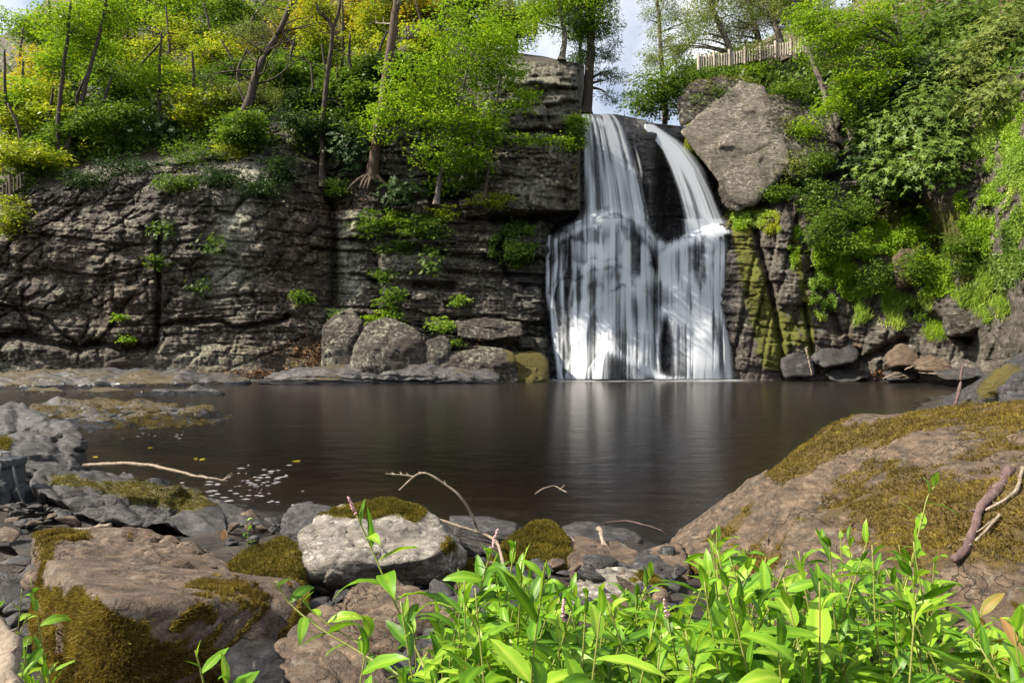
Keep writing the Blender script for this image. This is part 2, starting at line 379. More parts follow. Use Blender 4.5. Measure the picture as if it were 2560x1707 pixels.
# ---- the dark ledgy cliff and the wooded slope above it
LC = {
 -420: [(1060,27),(945,29),(860,29.5),(760,30),(660,30.5),(580,31.3),(530,33),(330,42),(220,54),(150,72)],
 0:    [(1060,28),(945,30.5),(860,31),(750,31.1),(640,31.4),(560,31.9),(490,33.2),(310,41),(170,53),(90,75)],
 200:  [(1060,28.2),(945,30.7),(860,31.2),(750,31.2),(640,31.5),(550,31.9),(465,33),(300,40),(120,52),(-60,75)],
 380:  [(1060,28.2),(945,30.9),(860,31.3),(750,31.2),(640,31.5),(530,31.9),(430,33),(290,39),(110,51),(-250,75)],
 640:  [(1060,27.5),(945,30.6),(860,31.2),(750,31.4),(640,31.6),(520,31.9),(415,32.8),(280,37.5),(110,49),(-250,75)],
 720:  [(1060,27.5),(945,30.8),(860,31.4),(750,31.6),(640,31.9),(540,32.2),(440,33),(280,37),(110,49),(-250,75)],
 830:  [(1060,27),(945,31),(860,31.8),(750,32.3),(640,32.7),(540,33.2),(460,34.2),(300,37.5),(120,47),(-250,74)],
 900:  [(1060,27),(950,30.5),(860,31.3),(740,31.7),(610,32.1),(490,32.6),(360,33.6),(270,36),(130,44),(-250,72)],
 1060: [(1060,27),(955,30),(860,31),(740,31.7),(610,32.2),(490,32.8),(350,33.8),(230,35.6),(130,41),(-200,66)],
 1220: [(1060,27.5),(955,30.3),(860,31),(750,31.8),(640,32.4),(550,33),(520,32.2),(330,33.5),(165,35.8),(120,52)],
 1350: [(1060,28),(955,30.6),(860,31.4),(750,32),(640,32.6),(550,33.2),(525,32.2),(320,33.2),(156,35.6),(140,50)],
 1400: [(1060,32),(955,34.6),(860,34.8),(750,35),(640,35),(550,34.6),(525,32.3),(320,33),(152,35.4),(150,48)],
 1446: [(1060,33),(955,35.6),(860,35.8),(750,36),(640,36),(550,35.5),(525,32.7),(320,33.3),(158,35.6),(165,48)],
 1462: [(1060,34),(955,36.5),(860,36.6),(750,37),(640,37),(550,37),(525,37),(320,38),(165,42),(190,56)],
}
px, py, d, rw = keyed(LC, np.arange(-420, 1463, 3.3), [6,40,42,42,42,42,60,32,16])
q = P(px, py, d)
face = 1 - sst(6.0, 6.5, rw) * (1 - sst(1150, 1240, px)) * (1 - 0.9 * blob(px, py, 690, 345, 55, 110)) * (1 - 0.8 * blob(px, py, 1000, 400, 160, 90))
face = np.clip(face, 0, 1) * (1 - sst(8.0, 8.25, rw))
zc = sst(770, 860, px) * (1 - 0.75 * blob(px, py, 1345, 430, 130, 115))           # strongly bedded part
amp = (0.5 + 0.95 * zc + 0.35 * blob(px, py, 520, 760, 190, 160)) * face
p1, j1 = block_strata(q, 1.15, 2.6, 3, 0.03, 0.7)
p2, j2 = block_strata(q, 0.36, 1.1, 8, 0.05, 0.35)
p3, j3 = block_strata(q, 0.12, 0.5, 15, 0.05, 0.15)
f1, f2 = worley(q * np.array([0.75, 0.75, 0.95]) + 0.35 * fbm(q * 1.5, 3, 40)[..., None], 60)
g1, g2 = worley(q * np.array([2.2, 2.2, 3.0]) + 0.3 * fbm(q * 4, 2, 44)[..., None], 66)
disp = amp * (1.25 * p1 + 0.5 * p2 + 0.2 * p3) - amp * (0.22 * j1 + 0.13 * j2 + 0.05 * j3)
lump = (1 - 0.6 * zc) * face
disp += lump * (0.5 * (0.6 - f1) - 0.22 * np.exp(-((f2 - f1) / 0.07) ** 2) * sst(0.45, 0.6, vn(q * 0.8, 71)) + 0.1 * (0.5 - g1))
disp += (0.16 + 0.2 * lump) * fbm(q * 0.8, 5, 51) + 0.07 * ridge(q * 3.2, 4, 53) * face + (1 - face) * 0.5 * fbm(q * 0.35, 5, 58)
crk = [  # black joints and overhung slots traced along the face: polyline, half width px, depth m
 ([(0,838),(90,842),(150,862),(200,872),(250,858),(320,872),(385,866)], 9, 1.0), ([(392,560),(398,700),(392,860)], 7, 0.8),
 ([(400,812),(520,800),(590,815),(690,803),(720,790)], 6, 0.8), ([(826,470),(838,600),(836,760)], 9, 1.1),
 ([(240,862),(300,790),(330,745)], 3.5, 0.3), ([(0,760),(120,800),(190,860)], 4, 0.4), ([(470,620),(590,640)], 5, 0.4),
 ([(540,520),(580,540),(612,500)], 5, 0.5), ([(1010,622),(1110,632)], 9, 0.8), ([(1040,715),(1130,720)], 10, 1.1),
 ([(1235,548),(1440,545)], 12, 1.3), ([(1150,855),(1290,862)], 8, 0.8), ([(1100,800),(1250,790)], 4, 0.4), ([(560,930),(690,875),(760,850)], 3, 0.25),
 ([(880,600),(930,612)], 6, 0.6), ([(880,690),(940,700)], 6, 0.6), ([(1270,335),(1440,332)], 7, 0.5), ([(1000,500),(1170,492)], 8, 0.8),
 ([(430,700),(520,745),(640,735)], 4, 0.4), ([(900,560),(1010,548)], 5, 0.5), ([(1130,640),(1240,650),(1270,560)], 7, 0.7)]
wob = 10 * fbm(np.stack([px, py, px * 0], -1) * 0.02, 3, 90)
for pts, w, dep in crk:
    disp -= dep * np.exp(-(polyd(px, py + wob, pts) / w) ** 2)
ins = sst(1.2, 2, rw)
d2 = d - disp * (0.25 + 0.75 * ins)
wet = np.clip(0.95 * blob(px, py, 1330, 760, 110, 230) + 0.6 * blob(px, py, 1290, 620, 90, 90) + 0.9 * sst(935, 955, py) - 0.2, 0, 1)
moss = np.clip(0.62 * blob(px, py, 1320, 910, 75, 45) + 0.45 * blob(px, py, 1300, 640, 70, 90) + 0.55 * blob(px, py, 1435, 430, 18, 120) + 0.3 * blob(px, py, 760, 640, 60, 160) + 0.5 * blob(px, py, 760, 910, 80, 25), 0, 1)
soil = np.clip(1 - face + 0.8 * blob(px, py, 800, 880, 70, 60) + 0.5 * blob(px, py, 870, 490, 70, 40), 0, 1)
pale = np.clip(0.9 * np.exp(-(polyd(px, py, [(610,430),(590,560),(560,660)]) / 36) ** 2) + 0.7 * blob(px, py, 560, 720, 60, 40) + 0.9 * np.exp(-(polyd(px, py, [(880,560),(860,640),(880,720)]) / 26) ** 2) + 0.6 * blob(px, py, 1330, 460, 60, 60) + 0.5 * blob(px, py, 500, 890, 110, 30) + 0.6 * blob(px, py, 1320, 220, 90, 60) + 0.4 * blob(px, py, 1040, 640, 70, 40), 0, 1)
rust = np.clip(0.75 * blob(px, py, 330, 760, 110, 140) + 0.55 * blob(px, py, 130, 620, 140, 130) + 0.8 * blob(px, py, 740, 660, 70, 200) + 0.5 * blob(px, py, 650, 880, 110, 50) + 0.35 * vn(q * 0.3, 7), 0, 1)
cl = obj('cliff_left', mesh('cliff_left', P(px, py, d2), grid_faces(*px.shape), M['cliff'], True, {'wet': wet, 'moss': moss, 'soil': soil, 'pale': pale, 'rust': rust}))
tag(cl, 'dark bedded rock cliff with wooded slope above the pool', None, None, 'structure')
splat(px, py, d2)
hk = (rw > 5.9) & (soil > 0.6) & (px < 1230); HILL = [(px[hk], py[hk], d2[hk])]

# ---- the mossy columned slope on the other side of the falls
RC = {
 1716: [(1060,30),(948,33.5),(860,34),(750,34.3),(640,34.5),(560,35),(500,35.4),(380,36),(280,36.8),(215,37.8),(190,48),(175,60)],
 1800: [(1060,29),(948,31.8),(860,32.2),(750,32.4),(640,32.6),(575,32.9),(520,35),(380,36),(270,36.6),(200,37.5),(170,44),(130,60)],
 1880: [(1060,28),(949,31.2),(860,31.3),(750,31.7),(640,32),(560,32.4),(505,34),(390,35.3),(270,36.3),(200,37.3),(160,43),(110,60)],
 2000: [(1060,27.5),(950,30.8),(860,30.8),(750,31),(640,31.3),(540,31.8),(470,32.8),(380,34),(280,35.2),(220,36.6),(150,41),(60,58)],
 2120: [(1060,27),(951,30.5),(870,30.6),(760,30.9),(640,31.2),(540,31.5),(470,31.9),(380,32.8),(270,34),(200,35.4),(110,40),(20,55)],
 2260: [(1060,26),(953,29.6),(880,29.4),(770,29.7),(660,30.1),(560,30.6),(480,30.2),(380,30.6),(260,31.8),(150,34),(20,40),(-200,52)],
 2420: [(1060,24),(965,26.8),(890,26.8),(780,27),(650,27.2),(540,27.5),(460,27.7),(360,28.2),(230,29.6),(110,32.5),(-30,38),(-260,48)],
 2600: [(1080,20),(985,22.6),(890,22.5),(780,22.4),(650,22.4),(520,22.6),(430,22.9),(330,23.6),(200,25.6),(80,28.5),(-60,33),(-300,42)],
 3000: [(1150,13),(1000,15),(890,14.6),(780,14.4),(640,14.5),(500,15),(400,15.6),(300,16.5),(160,18),(30,20.5),(-120,24),(-400,31)],
}
px, py, d, rw = keyed(RC, np.concatenate([np.arange(1716, 2600, 3.2), np.arange(2600, 3001, 12)]), [6,40,40,40,34,30,34,34,30,34,20])
q = P(px, py, d)
face = (1 - sst(8.2, 9.2, rw)) * (1 - 0.7 * sst(2150, 2300, px))
u = (px + 0.24 * (py - 540)) ; qq = np.stack([u * 0.0186, q[..., 1], q[..., 2] + 0.12 * q[..., 0]], -1)   # fins lean as the joints do
qz = np.stack([qq[..., 2], qq[..., 1], qq[..., 0]], -1)
p1, j1 = block_strata(qz, 1.3, 1.6, 103, 0.0, 0.25)
p2, j2 = block_strata(qq, 0.55, 0.9, 108, 0.05, 0.3)
p3, j3 = block_strata(qq, 0.17, 0.5, 115, 0.0, 0.12)
f1, f2 = worley(q * 0.8 + 0.35 * fbm(q * 1.5, 3, 140)[..., None], 160)
disp = face * (1.3 * p1 + 0.5 * p2 + 0.17 * p3 - 0.25 * j1 - 0.12 * j2 - 0.05 * j3)
disp += (0.25 + 0.45 * sst(2100, 2250, px)) * (0.55 - f1) + 0.3 * fbm(q * 0.7, 5, 151) + 0.06 * ridge(q * 3, 4, 153)
for pts, w, dep in [([(1880,540),(1935,760),(1965,940)], 8, 0.8), ([(1975,520),(2020,640),(2100,830)], 7, 0.5), ([(2010,760),(2035,900)], 5, 0.6),
                    ([(2270,500),(2320,560),(2360,640)], 34, 1.8), ([(2130,420),(2200,470),(2290,470)], 24, 1.6), ([(2450,640),(2520,780)], 18, 0.8),
                    ([(2160,900),(2260,850)], 10, 0.7), ([(1960,470),(2060,450),(2140,430)], 14, 1.2), ([(2290,780),(2420,850)], 14, 1.0)]:
    disp -= dep * np.exp(-(polyd(px, py + 8 * fbm(np.stack([px, py, px*0], -1) * 0.02, 3, 91), pts) / w) ** 2)
d2 = d - disp * (0.3 + 0.7 * sst(1.1, 1.8, rw))
wet = np.clip(0.95 * blob(px, py, 1800, 780, 60, 260) + 0.8 * blob(px, py, 1770, 450, 60, 160) + 0.9 * sst(935, 956, py) + 0.5 * blob(px, py, 2330, 860, 180, 60) - 0.15, 0, 1)
moss = np.clip(0.75 * np.exp(-(polyd(px, py, [(1840,540),(1870,640),(1900,760),(1930,900)]) / 32) ** 2) + 0.6 * blob(px, py, 1890, 540, 60, 30) + 0.5 * blob(px, py, 1980, 830, 60, 70)
               + 0.55 * np.exp(-(polyd(px, py, [(1985,600),(2015,760),(2030,900)]) / 12) ** 2) + 0.55 * blob(px, py, 2250, 560, 130, 110) + 0.5 * blob(px, py, 2420, 640, 110, 160) + 0.5 * blob(px, py, 1755, 380, 35, 80) + 0.42 * vn(q * np.array([1.3, 1.3, 0.5]), 77) * blob(px, py, 1930, 720, 110, 230) + 0.3 * blob(px, py, 2150, 640, 80, 120), 0, 1)
soil = np.clip(1 - (1 - sst(8.0, 9.0, rw)) + 0.45 * np.exp(-(polyd(px, py, [(1960,480),(2040,640),(2140,860)]) / 20) ** 2) + 0.35 * blob(px, py, 2230, 880, 120, 60), 0, 1)
cr = obj('cliff_right', mesh('cliff_right', P(px, py, d2), grid_faces(*px.shape), M['right'], True, {'wet': wet, 'moss': moss, 'soil': soil}))
tag(cr, 'sunlit mossy rock slope of upright fins beside the falls', None, None, 'structure')
splat(px, py, d2)
HILL.append((px[rw > 8.0], py[rw > 8.0], d2[rw > 8.0]))

# ------------------------------------------------------------------ rock of the falls and the water on it
def ipl(x, pts): return np.interp(x, [p[0] for p in pts], [p[1] for p in pts])
YT = [(1300,640),(1362,600),(1400,560),(1450,545),(1500,528),(1535,522),(1580,535),(1612,560),(1640,603),(1690,600),(1740,588),(1785,566),(1830,575),(1870,590)]
def falls_depth(px, py, want=False):
    q = np.stack([px * 0.0186, py * 0 + 3.0, -py * 0.0186], -1)
    yt = ipl(px, YT)
    w = 26 * fbm(q * 0.55, 3, 201)
    tt = (py + w * 0.5 - yt) / (948 - yt)
    S_ = np.clip(0.2 + 0.8 * sst(760, 700, py) * sst(1655, 1625, px) + 0.45 * sst(1470, 1430, px) + 0.35 * blob(px, py, 1760, 640, 60, 30), 0, 1)
    bx = px / 52 + 1.3 * fbm(q * 0.35, 2, 205) + 0.35 * fbm(q * 1.1, 2, 206); bi = np.floor(bx); bf = (bx - bi - 0.5) * 2
    n = 6.5; k = tt * n * (0.8 + 0.45 * hsh(bi, bx * 0, bx * 0 + 1, 208)) + 1.6 * (hsh(bi, bx * 0, bx * 0, 209) - 0.5) + 1.3 * fbm(q * 0.7, 3, 211) - 0.3 * bf * bf * hsh(bi, bx * 0, bx * 0, 212)
    fl = np.floor(k); fr = k - fl
    stair = (fl + sst(0.0, 0.32, fr)) / n
    stair = stair * S_ + (tt + 0.12 * fbm(q * 0.6, 3, 213)) * (1 - S_)
    f1, f2 = worley(q * np.array([1.15, 1, 1.0]) + 0.3 * fbm(q * 1.4, 2, 214)[..., None], 217)
    g1, _ = worley(q * np.array([2.6, 1, 3.2]), 227)
    round_ = 1.5 * ((px - 1530) / 190) ** 2 * (px < 1530) + 1.0 * ((px - 1690) / 150) ** 4 * (px > 1690)
    low = 32.9 - 1.7 * stair + 0.6 * round_ - 0.45 * (0.6 - f1) - 0.14 * (0.5 - g1) + 0.1 * fbm(q * 2, 4, 220)
    low -= 0.6 * np.clip(1 - np.abs(px - 1530) / (12 + np.maximum(0, py - 868) * 0.95), 0, 1) ** 0.6 * (py > 860)
    low += 0.5 * np.exp(-((px - 1645) / 16) ** 2) * sst(610, 660, py) * (1 - sst(880, 940, py))
    low += 0.5 * blob(px, py, 1580, 820, 60, 24)
    p2, j2 = block_strata(q, 0.5, 0.8, 233, 0.02, 0.2)
    up = 34.3 + 0.25 * p2 - 0.07 * j2 + 0.25 * fbm(q * 0.9, 4, 240)
    up += 0.9 * blob(px, py, 1700, 500, 55, 120) - 0.6 * np.exp(-((px - 1630) / 22) ** 2)
    up += 0.8 * sst(340, 290, py) + 5.0 * sst(1735, 1770, px) * sst(570, 530, py)
    m = sst(-9, 9, py + w * 0.2 - yt)
    if want: return up * (1 - m) + low * m, fr, hsh(bi, fl, fl * 0, 219), S_
    return up * (1 - m) + low * m
FPX = np.arange(1335, 1890, 2.3)
rws = np.concatenate([np.linspace(1050, 948, 10, endpoint=False), np.arange(948, 284, -2.4)])
px, py = np.meshgrid(FPX, rws)
top = ipl(FPX, [(1335,300),(1440,288),(1460,284),(1540,286),(1610,300),(1625,308),(1720,318),(1890,330)])
py = np.where(py < top[None], top[None] + (py - top[None]) * 0.02, py)
d = falls_depth(px, py)
# at the lip the bed runs back level
lipz = P(px[-1], top, d[-1])[:, 2]
v = P(px, py, d)
back = []
for dd in (0.6, 1.6, 4, 12, 26):
    b = v[-1].copy(); b[:, 1] += dd; b[:, 0] *= b[:, 1] / v[-1][:, 1]; b[:, 2] += 0.04 * dd; back.append(b)
v = np.concatenate([v, np.stack(back)], 0)
pxx = np.vstack([px, np.repeat(px[-1:], 5, 0)]); pyy = np.vstack([py, np.repeat(py[-1:], 5, 0)])
wet = np.clip(1.1 - 0.6 * blob(pxx, pyy, 1600, 300, 60, 25), 0, 1)
moss = np.clip(0.5 * blob(pxx, pyy, 1500, 610, 25, 40) + 0.5 * blob(pxx, pyy, 1380, 650, 12, 120) + 0.7 * blob(pxx, pyy, 1440, 420, 14, 140) + 0.5 * blob(pxx, pyy, 1600, 330, 35, 20) + 0.6 * blob(pxx, pyy, 1865, 600, 25, 120), 0, 1)
fr_ = obj('waterfall_rock', mesh('waterfall_rock', v, grid_faces(*pxx.shape), M['falls'], True, {'wet': wet, 'moss': moss, 'soil': wet * 0}))
tag(fr_, 'stepped black wet rock behind the falling water', None, None, 'structure')
splat(px, py, d)

# flow: particles run down the stepped rock, their tracks give the water its density
GX0, GX1, GY0, GY1, ST = 1352, 1850, 286, 949, 1.5
gx = np.arange(GX0, GX1, ST); gy = np.arange(GY0, GY1, ST); nx, ny = len(gx), len(gy)
gpx, gpy = np.meshgrid(gx, gy); rock, stepf, stepr, stepS = falls_depth(gpx, gpy, True)
rs = rock.copy()
for _ in range(3): rs[:, 1:-1] = (rs[:, :-2] + rs[:, 1:-1] * 2 + rs[:, 2:]) / 4
grad = np.gradient(rs, axis=1) / ST
rho = np.zeros((ny, nx)); rr = np.random.default_rng(21)
nL, nR = 26000, 15000
s = np.concatenate([rr.normal(0.03, 0.03, nL // 7), rr.normal(0.4, 0.05, nL // 8), rr.uniform(0.05, 0.95, nL // 3), rr.normal(0.75, 0.12, nL)])[:nL]
s = np.clip(s, 0, 1.0); sj = rr.normal(0, 1.5, nL)
th = np.concatenate([rr.normal(0, 1, nR * 2 // 3), rr.uniform(-2.6, 1.2, nR)])[:nR]
xl = np.zeros(nL); xr = np.zeros(nR)
tread = np.clip(-np.gradient(rs, axis=0) / ST * 16, 0, 1)
def strands(n, centres, wmin, wmax):
    w = rr.exponential(1.0, len(centres)) + 0.12; k = rr.choice(len(centres), n, p=w / w.sum()); return centres[k] + rr.normal(0, 1, n) * rr.uniform(wmin, wmax, len(centres))[k]
cL = np.concatenate([np.clip(rr.normal(1505, 60, 26), 1374, 1640), rr.uniform(1369, 1640, 18), [1374, 1384, 1402]])
xtL = np.where(rr.uniform(0, 1, nL) < 0.8, strands(nL, cL, 1.2, 6), rr.uniform(1369, 1640, nL)); xtL = np.clip(xtL, 1368, 1643); dropL = 4 + 62 * ((xtL - 1520) / 150) ** 2 + rr.uniform(0, 14, nL)
xtR = np.where(rr.uniform(0, 1, nR) < 0.6, strands(nR, np.concatenate([rr.uniform(1648, 1815, 20), rr.normal(1795, 8, 4)]), 1.5, 8), rr.uniform(1645, 1815, nR)); dropR = 10 + 36 * np.abs((xtR - 1776) / 120) + rr.uniform(0, 16, nR)
PL = [(312,1619),(330,1640),(350,1664),(375,1688),(420,1716),(480,1742),(540,1762),(590,1776)]
PWID = [(312,6),(350,11),(420,16),(540,20),(590,23)]
x = np.zeros(nL + nR); vx = np.zeros(nL + nR); wt = np.ones(nL + nR)
wt[nL:] = 0.95
for j, y in enumerate(gy):
    c = np.clip(((x - GX0) / ST).astype(int), 0, nx - 1)
    free = np.ones(nL + nR, bool)
    tL = (y - 288) / (548 - 288)
    landL = ipl(np.clip(x[:nL], 1300, 1900), YT)
    if tL < 1:
        on = y < 548
        a = 1457 + s * 72; b = 1468 + s * 150
        x[:nL] = a + (b - a) * max(tL, 0) ** 0.55 + sj + 2.0 * np.sin(y * 0.01 + s * 40); free[:nL] = False
        vx[:nL] = (x[:nL] - 1535) * 0.010 + rr.normal(0, 0.18, nL)
    if y < 586:
        x[nL:] = np.interp(y, [p[0] for p in PL], [p[1] for p in PL]) + th * np.interp(y, [p[0] for p in PWID], [p[1] for p in PWID]); free[nL:] = False
        vx[nL:] = (x[nL:] - 1772) * 0.012 + rr.normal(-0.35, 0.5, nR)
    g = grad[j, c]; tr_ = tread[j, c]
    vx = np.where(free, vx * (0.90 + 0.07 * tr_) + np.clip(g * 2.4, -0.5, 0.5) * tr_ * ST + rr.normal(0, 0.02, len(x)) + rr.normal(0, 0.08, len(x)) * tr_, vx)
    if y >= 548:      # the water slides over the domed crown of the lower tier, then drops straight
        pr = np.clip((y - 548) / dropL, 0, 1); k = pr < 1
        if y - 548 < ST: xl = x[:nL].copy()
        x[:nL] = np.where(k, xl + (xtL - xl) * np.sqrt(pr), x[:nL]); vx[:nL] = np.where(k, 0, vx[:nL])
    if y >= 586:
        pr = np.clip((y - 586) / dropR, 0, 1); k = pr < 1
        if y - 586 < ST: xr = x[nL:].copy()
        x[nL:] = np.where(k, xr + (xtR - xr) * pr ** 0.6, x[nL:]); vx[nL:] = np.where(k, 0, vx[nL:])
    x = np.where(free, x + np.clip(vx, -1.3, 1.3) * ST, x)
    lb = np.interp(y, [540,565,600,700,860,945], [1440,1392,1368,1368,1385,1402]); rb = np.interp(y, [560,600,700,945], [1800,1812,1822,1832])
    hit = free & ((x < lb) | (x > rb)); vx = np.where(hit, -0.2 * vx, vx); x = np.where(free, np.clip(x, lb + rr.uniform(0, 3, len(x)), rb - rr.uniform(0, 3, len(x))), x)
    if True:
        act = np.ones(nL + nR, bool); act[nL:] = y >= 312
        xx = x[act]; fi = (xx - GX0) / ST; i0 = np.clip(fi.astype(int), 0, nx - 2); t = np.clip(fi - i0, 0, 1)
        np.add.at(rho[j], i0, wt[act] * (1 - t)); np.add.at(rho[j], i0 + 1, wt[act] * t)
rho /= 26.0 * ST * 3.2
qs = np.stack([gpx, gpy, gpx * 0], -1)
pw_ = np.interp(gy, [p[0] for p in PWID], [p[1] for p in PWID])[:, None]; pc_ = np.interp(gy, [p[0] for p in PL], [p[1] for p in PL])[:, None]
tU = np.clip((gy - 288) / 260, 0.001, 1)[:, None] ** 0.55
uu = np.where((gpx > 1612) & (gpy < 592), (gpx - pc_) / pw_ * 18 + 3000, np.where(gpy < 548, ((gpx - 1457 - 11 * tU) / (72 + 78 * tU)) * 150 + 1468, gpx))      # fibres follow the flow
qf = np.stack([uu, gpy, gpx * 0], -1)
fib = 0.45 * vn(qf * np.array([0.3, 0.008, 1]), 311) + 0.35 * vn(qf * np.array([0.13, 0.006, 1]), 313) + 0.2 * vn(qf * np.array([0.05, 0.008, 1]), 314)
# main strands of the fall: track, half width px, weight
STR = [([(1457,290),(1464,305),(1472,340),(1477,430),(1482,535)], 4.5, 1.3), ([(1462,300),(1490,304),(1522,316),(1545,338),(1562,375)], 7, 0.8), ([(1490,316),(1502,360),(1511,430),(1516,510)], 7, 0.6), ([(1525,320),(1552,400),(1568,470),(1585,545)], 15, 0.75),
       ([(1542,335),(1571,400),(1591,470),(1604,540)], 7, 0.8), ([(1530,420),(1540,480),(1548,545)], 15, 0.5), ([(1585,340),(1600,420),(1608,520)], 3, 0.3), ([(1470,545),(1520,540),(1580,544),(1602,556)], 14, 0.5),
       ([(1482,535),(1477,575),(1476,650)], 4, 0.9), ([(1588,548),(1612,585),(1645,615)], 13, 0.6), ([(1470,555),(1430,574),(1395,595)], 13, 0.3),
       ([(1374,592),(1366,640),(1373,740),(1386,850),(1399,948)], 4, 1.0), ([(1387,600),(1391,660),(1381,720),(1391,830),(1400,900)], 3.5, 0.7), ([(1405,615),(1402,690),(1412,790),(1418,948)], 4, 0.6), ([(1430,600),(1436,680),(1425,760),(1430,860)], 4, 0.5),
       ([(1450,610),(1452,660),(1466,690),(1464,720),(1470,745),(1456,805),(1446,880),(1438,948)], 9, 1.1), ([(1502,748),(1474,785),(1452,840),(1442,948)], 8, 0.8), ([(1520,605),(1512,650)], 8, 0.5), ([(1560,590),(1572,680),(1594,740)], 11, 0.7), ([(1610,622),(1613,700)], 9, 0.6), ([(1535,600),(1545,650)], 8, 0.45),
       ([(1528,738),(1560,728),(1600,722)], 5, 0.5), ([(1535,740),(1540,800)], 18, 0.4), ([(1575,735),(1582,820)], 22, 0.4), ([(1600,705),(1614,800),(1622,925)], 13, 0.95), ([(1575,815),(1580,910)], 24, 0.55), ([(1520,800),(1524,862)], 16, 0.45), ([(1497,810),(1490,880)], 5, 0.4),
       ([(1516,872),(1501,905),(1488,948)], 5, 0.45), ([(1524,872),(1570,900),(1620,926),(1660,950)], 9, 0.8), ([(1640,942),(1680,948),(1740,948)], 5, 0.8),
       ([(1690,612),(1730,602),(1765,594),(1788,572)], 12, 0.6), ([(1778,590),(1774,650),(1790,720),(1805,800),(1815,880),(1822,948)], 8, 1.35), ([(1798,572),(1812,600),(1818,700)], 4, 0.35), ([(1646,614),(1656,690)], 9, 0.7), ([(1672,616),(1684,690)], 8, 0.55), ([(1704,624),(1722,690),(1742,745)], 12, 0.8), ([(1760,640),(1752,690),(1770,760)], 5, 0.5),
       ([(1648,694),(1680,706),(1700,745),(1704,800)], 13, 1.1), ([(1722,694),(1746,745),(1768,815),(1785,900)], 13, 1.0), ([(1662,776),(1712,786),(1756,820),(1784,880),(1796,948)], 16, 1.1), ([(1720,800),(1745,880),(1752,948)], 22, 0.4), ([(1765,860),(1778,948)], 15, 0.8), ([(1690,790),(1700,870)], 12, 0.35)]
simk = np.where(gpy < 548, 0.22, 0.6) * np.where((gpx > 1612) & (gpy < 592), 3.4, 1.0)
for c in [(1660,850,14,55,.6),(1548,690,40,18,.7),(1540,842,50,12,.7),(1750,655,14,26,.8),(1590,915,60,20,.9),(1510,590,22,22,.6),(1470,850,10,60,.4)]: simk = simk * (1 - c[4] * blob(gpx, gpy, *c[:4]))
rho = rho * simk
wav = 4 * fbm(qs * np.array([0.012, 0.012, 1]), 3, 305)
stroke = np.zeros_like(rho)
for pts, w, k in STR:
    stroke += k * np.exp(-(polyd(gpx + wav, gpy, pts) / w) ** 2)
lowm = sst(-4, 14, gpy - ipl(gpx, YT))
stepg = (0.22 + 0.78 * sst(0.02, 0.34, stepf)) * (1 - 0.4 * sst(0.5, 1.0, stepf)) * (0.25 + 1.5 * stepr)      # thin on the treads, white where it drops off a lip
stepg = stepg * stepS + 0.8 * (1 - stepS)
for _ in range(7): stepg[1:] = np.maximum(stepg[1:] * 0.45 + stepg[:-1] * 0.55, stepg[1:] * 0.55)
for _ in range(2): stepg[:, 1:-1] = (stepg[:, :-2] + stepg[:, 1:-1] * 2 + stepg[:, 2:]) / 4
broad = 0.25 + 1.5 * sst(0.3, 0.72, vn(qs * np.array([0.02, 0.0045, 1]), 317))
fibm = 0.2 + 1.9 * sst(0.2, 0.8, fib)
rho = rho * fibm * (1 - lowm + lowm * 1.5 * stepg * broad) + stroke * (0.12 + 0.95 * fibm) * (1 - 0.8 * lowm * (1 - np.clip(stepg, 0, 1)) * (0.4 + 0.6 * stepS))
for _ in range(1):
    rho[1:-1] = (rho[:-2] + rho[1:-1] * 2 + rho[2:]) / 4; rho[:, 1:-1] = (rho[:, :-2] + rho[:, 1:-1] * 3 + rho[:, 2:]) / 5
sm = rock.copy()
def mfilt(z, n, ax):
    o = z.copy()
    for k in range(1, n + 1):
        for sgn in (-1, 1):
            o = np.minimum(o, np.roll(np.pad(z, n, 'edge'), sgn * k, ax)[n:-n, n:-n])
    return o
def boxb(z, n, ax):
    zp = np.pad(z, [(n + 1, n) if i == ax else (0, 0) for i in (0, 1)], 'edge'); c = np.cumsum(zp, ax); m = 2 * n + 1
    return (np.take(c, np.arange(m, c.shape[ax]), ax) - np.take(c, np.arange(0, c.shape[ax] - m), ax)) / m
# the sheet stands a little clear of the rock it hides: lowest envelope, then smoothed (upper wall and lower tier apart)
ytg = ipl(gpx, YT); isup = gpy < ytg - 12
w = mfilt(mfilt(np.where(isup, 36.0, sm), 9, 1), 14, 0)
for _ in range(3): w = boxb(boxb(w, 8, 1), 12, 0)
wu = mfilt(np.where(isup, sm, 60.0), 8, 1)
wu = np.where(wu > 50, 33.4, wu)
for _ in range(3): wu = boxb(boxb(wu, 8, 1), 40, 0)
mu = sst(ytg + 4, ytg - 26, gpy)
w = np.minimum(np.minimum(w, sm) * (1 - mu) + np.minimum(wu, 34.2) * mu, 34.4) - 0.10
w = boxb(boxb(w, 3, 1), 4, 0)
plume = (gpy < 592) & (gpx > 1612)
w -= 0.05 * np.clip(rho, 0, 1.2)
w = np.where(plume, np.minimum(w, 33.9 - 0.0015 * (gpy - 312)), w)
den = 1 - np.exp(-1.2 * np.clip(rho, 0, 5) ** 1.3)
den *= sst(945.5, 944, gpy) * 0.15 + 0.85
vv = P(gpx, gpy, w); ff = grid_faces(ny, nx); dm = den.ravel()
wt_m = N('falling_water'); a = wt_m.attr('cover')
df = wt_m.n('BsdfDiffuse'); df.inputs['Color'].default_value = (0.66,0.7,0.76,1); tl = wt_m.n('BsdfTranslucent'); tl.inputs['Color'].default_value = (0.66,0.7,0.76,1)
cv = wt_m.n('CombineXYZ')
for i_, c_ in enumerate((0.0, -0.6, 0.8)): cv.inputs[i_].default_value = c_
for b_ in (): wt_m.link(cv.outputs[0], b_.inputs['Normal'])      # spray scatters light evenly, whatever the sheet's folds
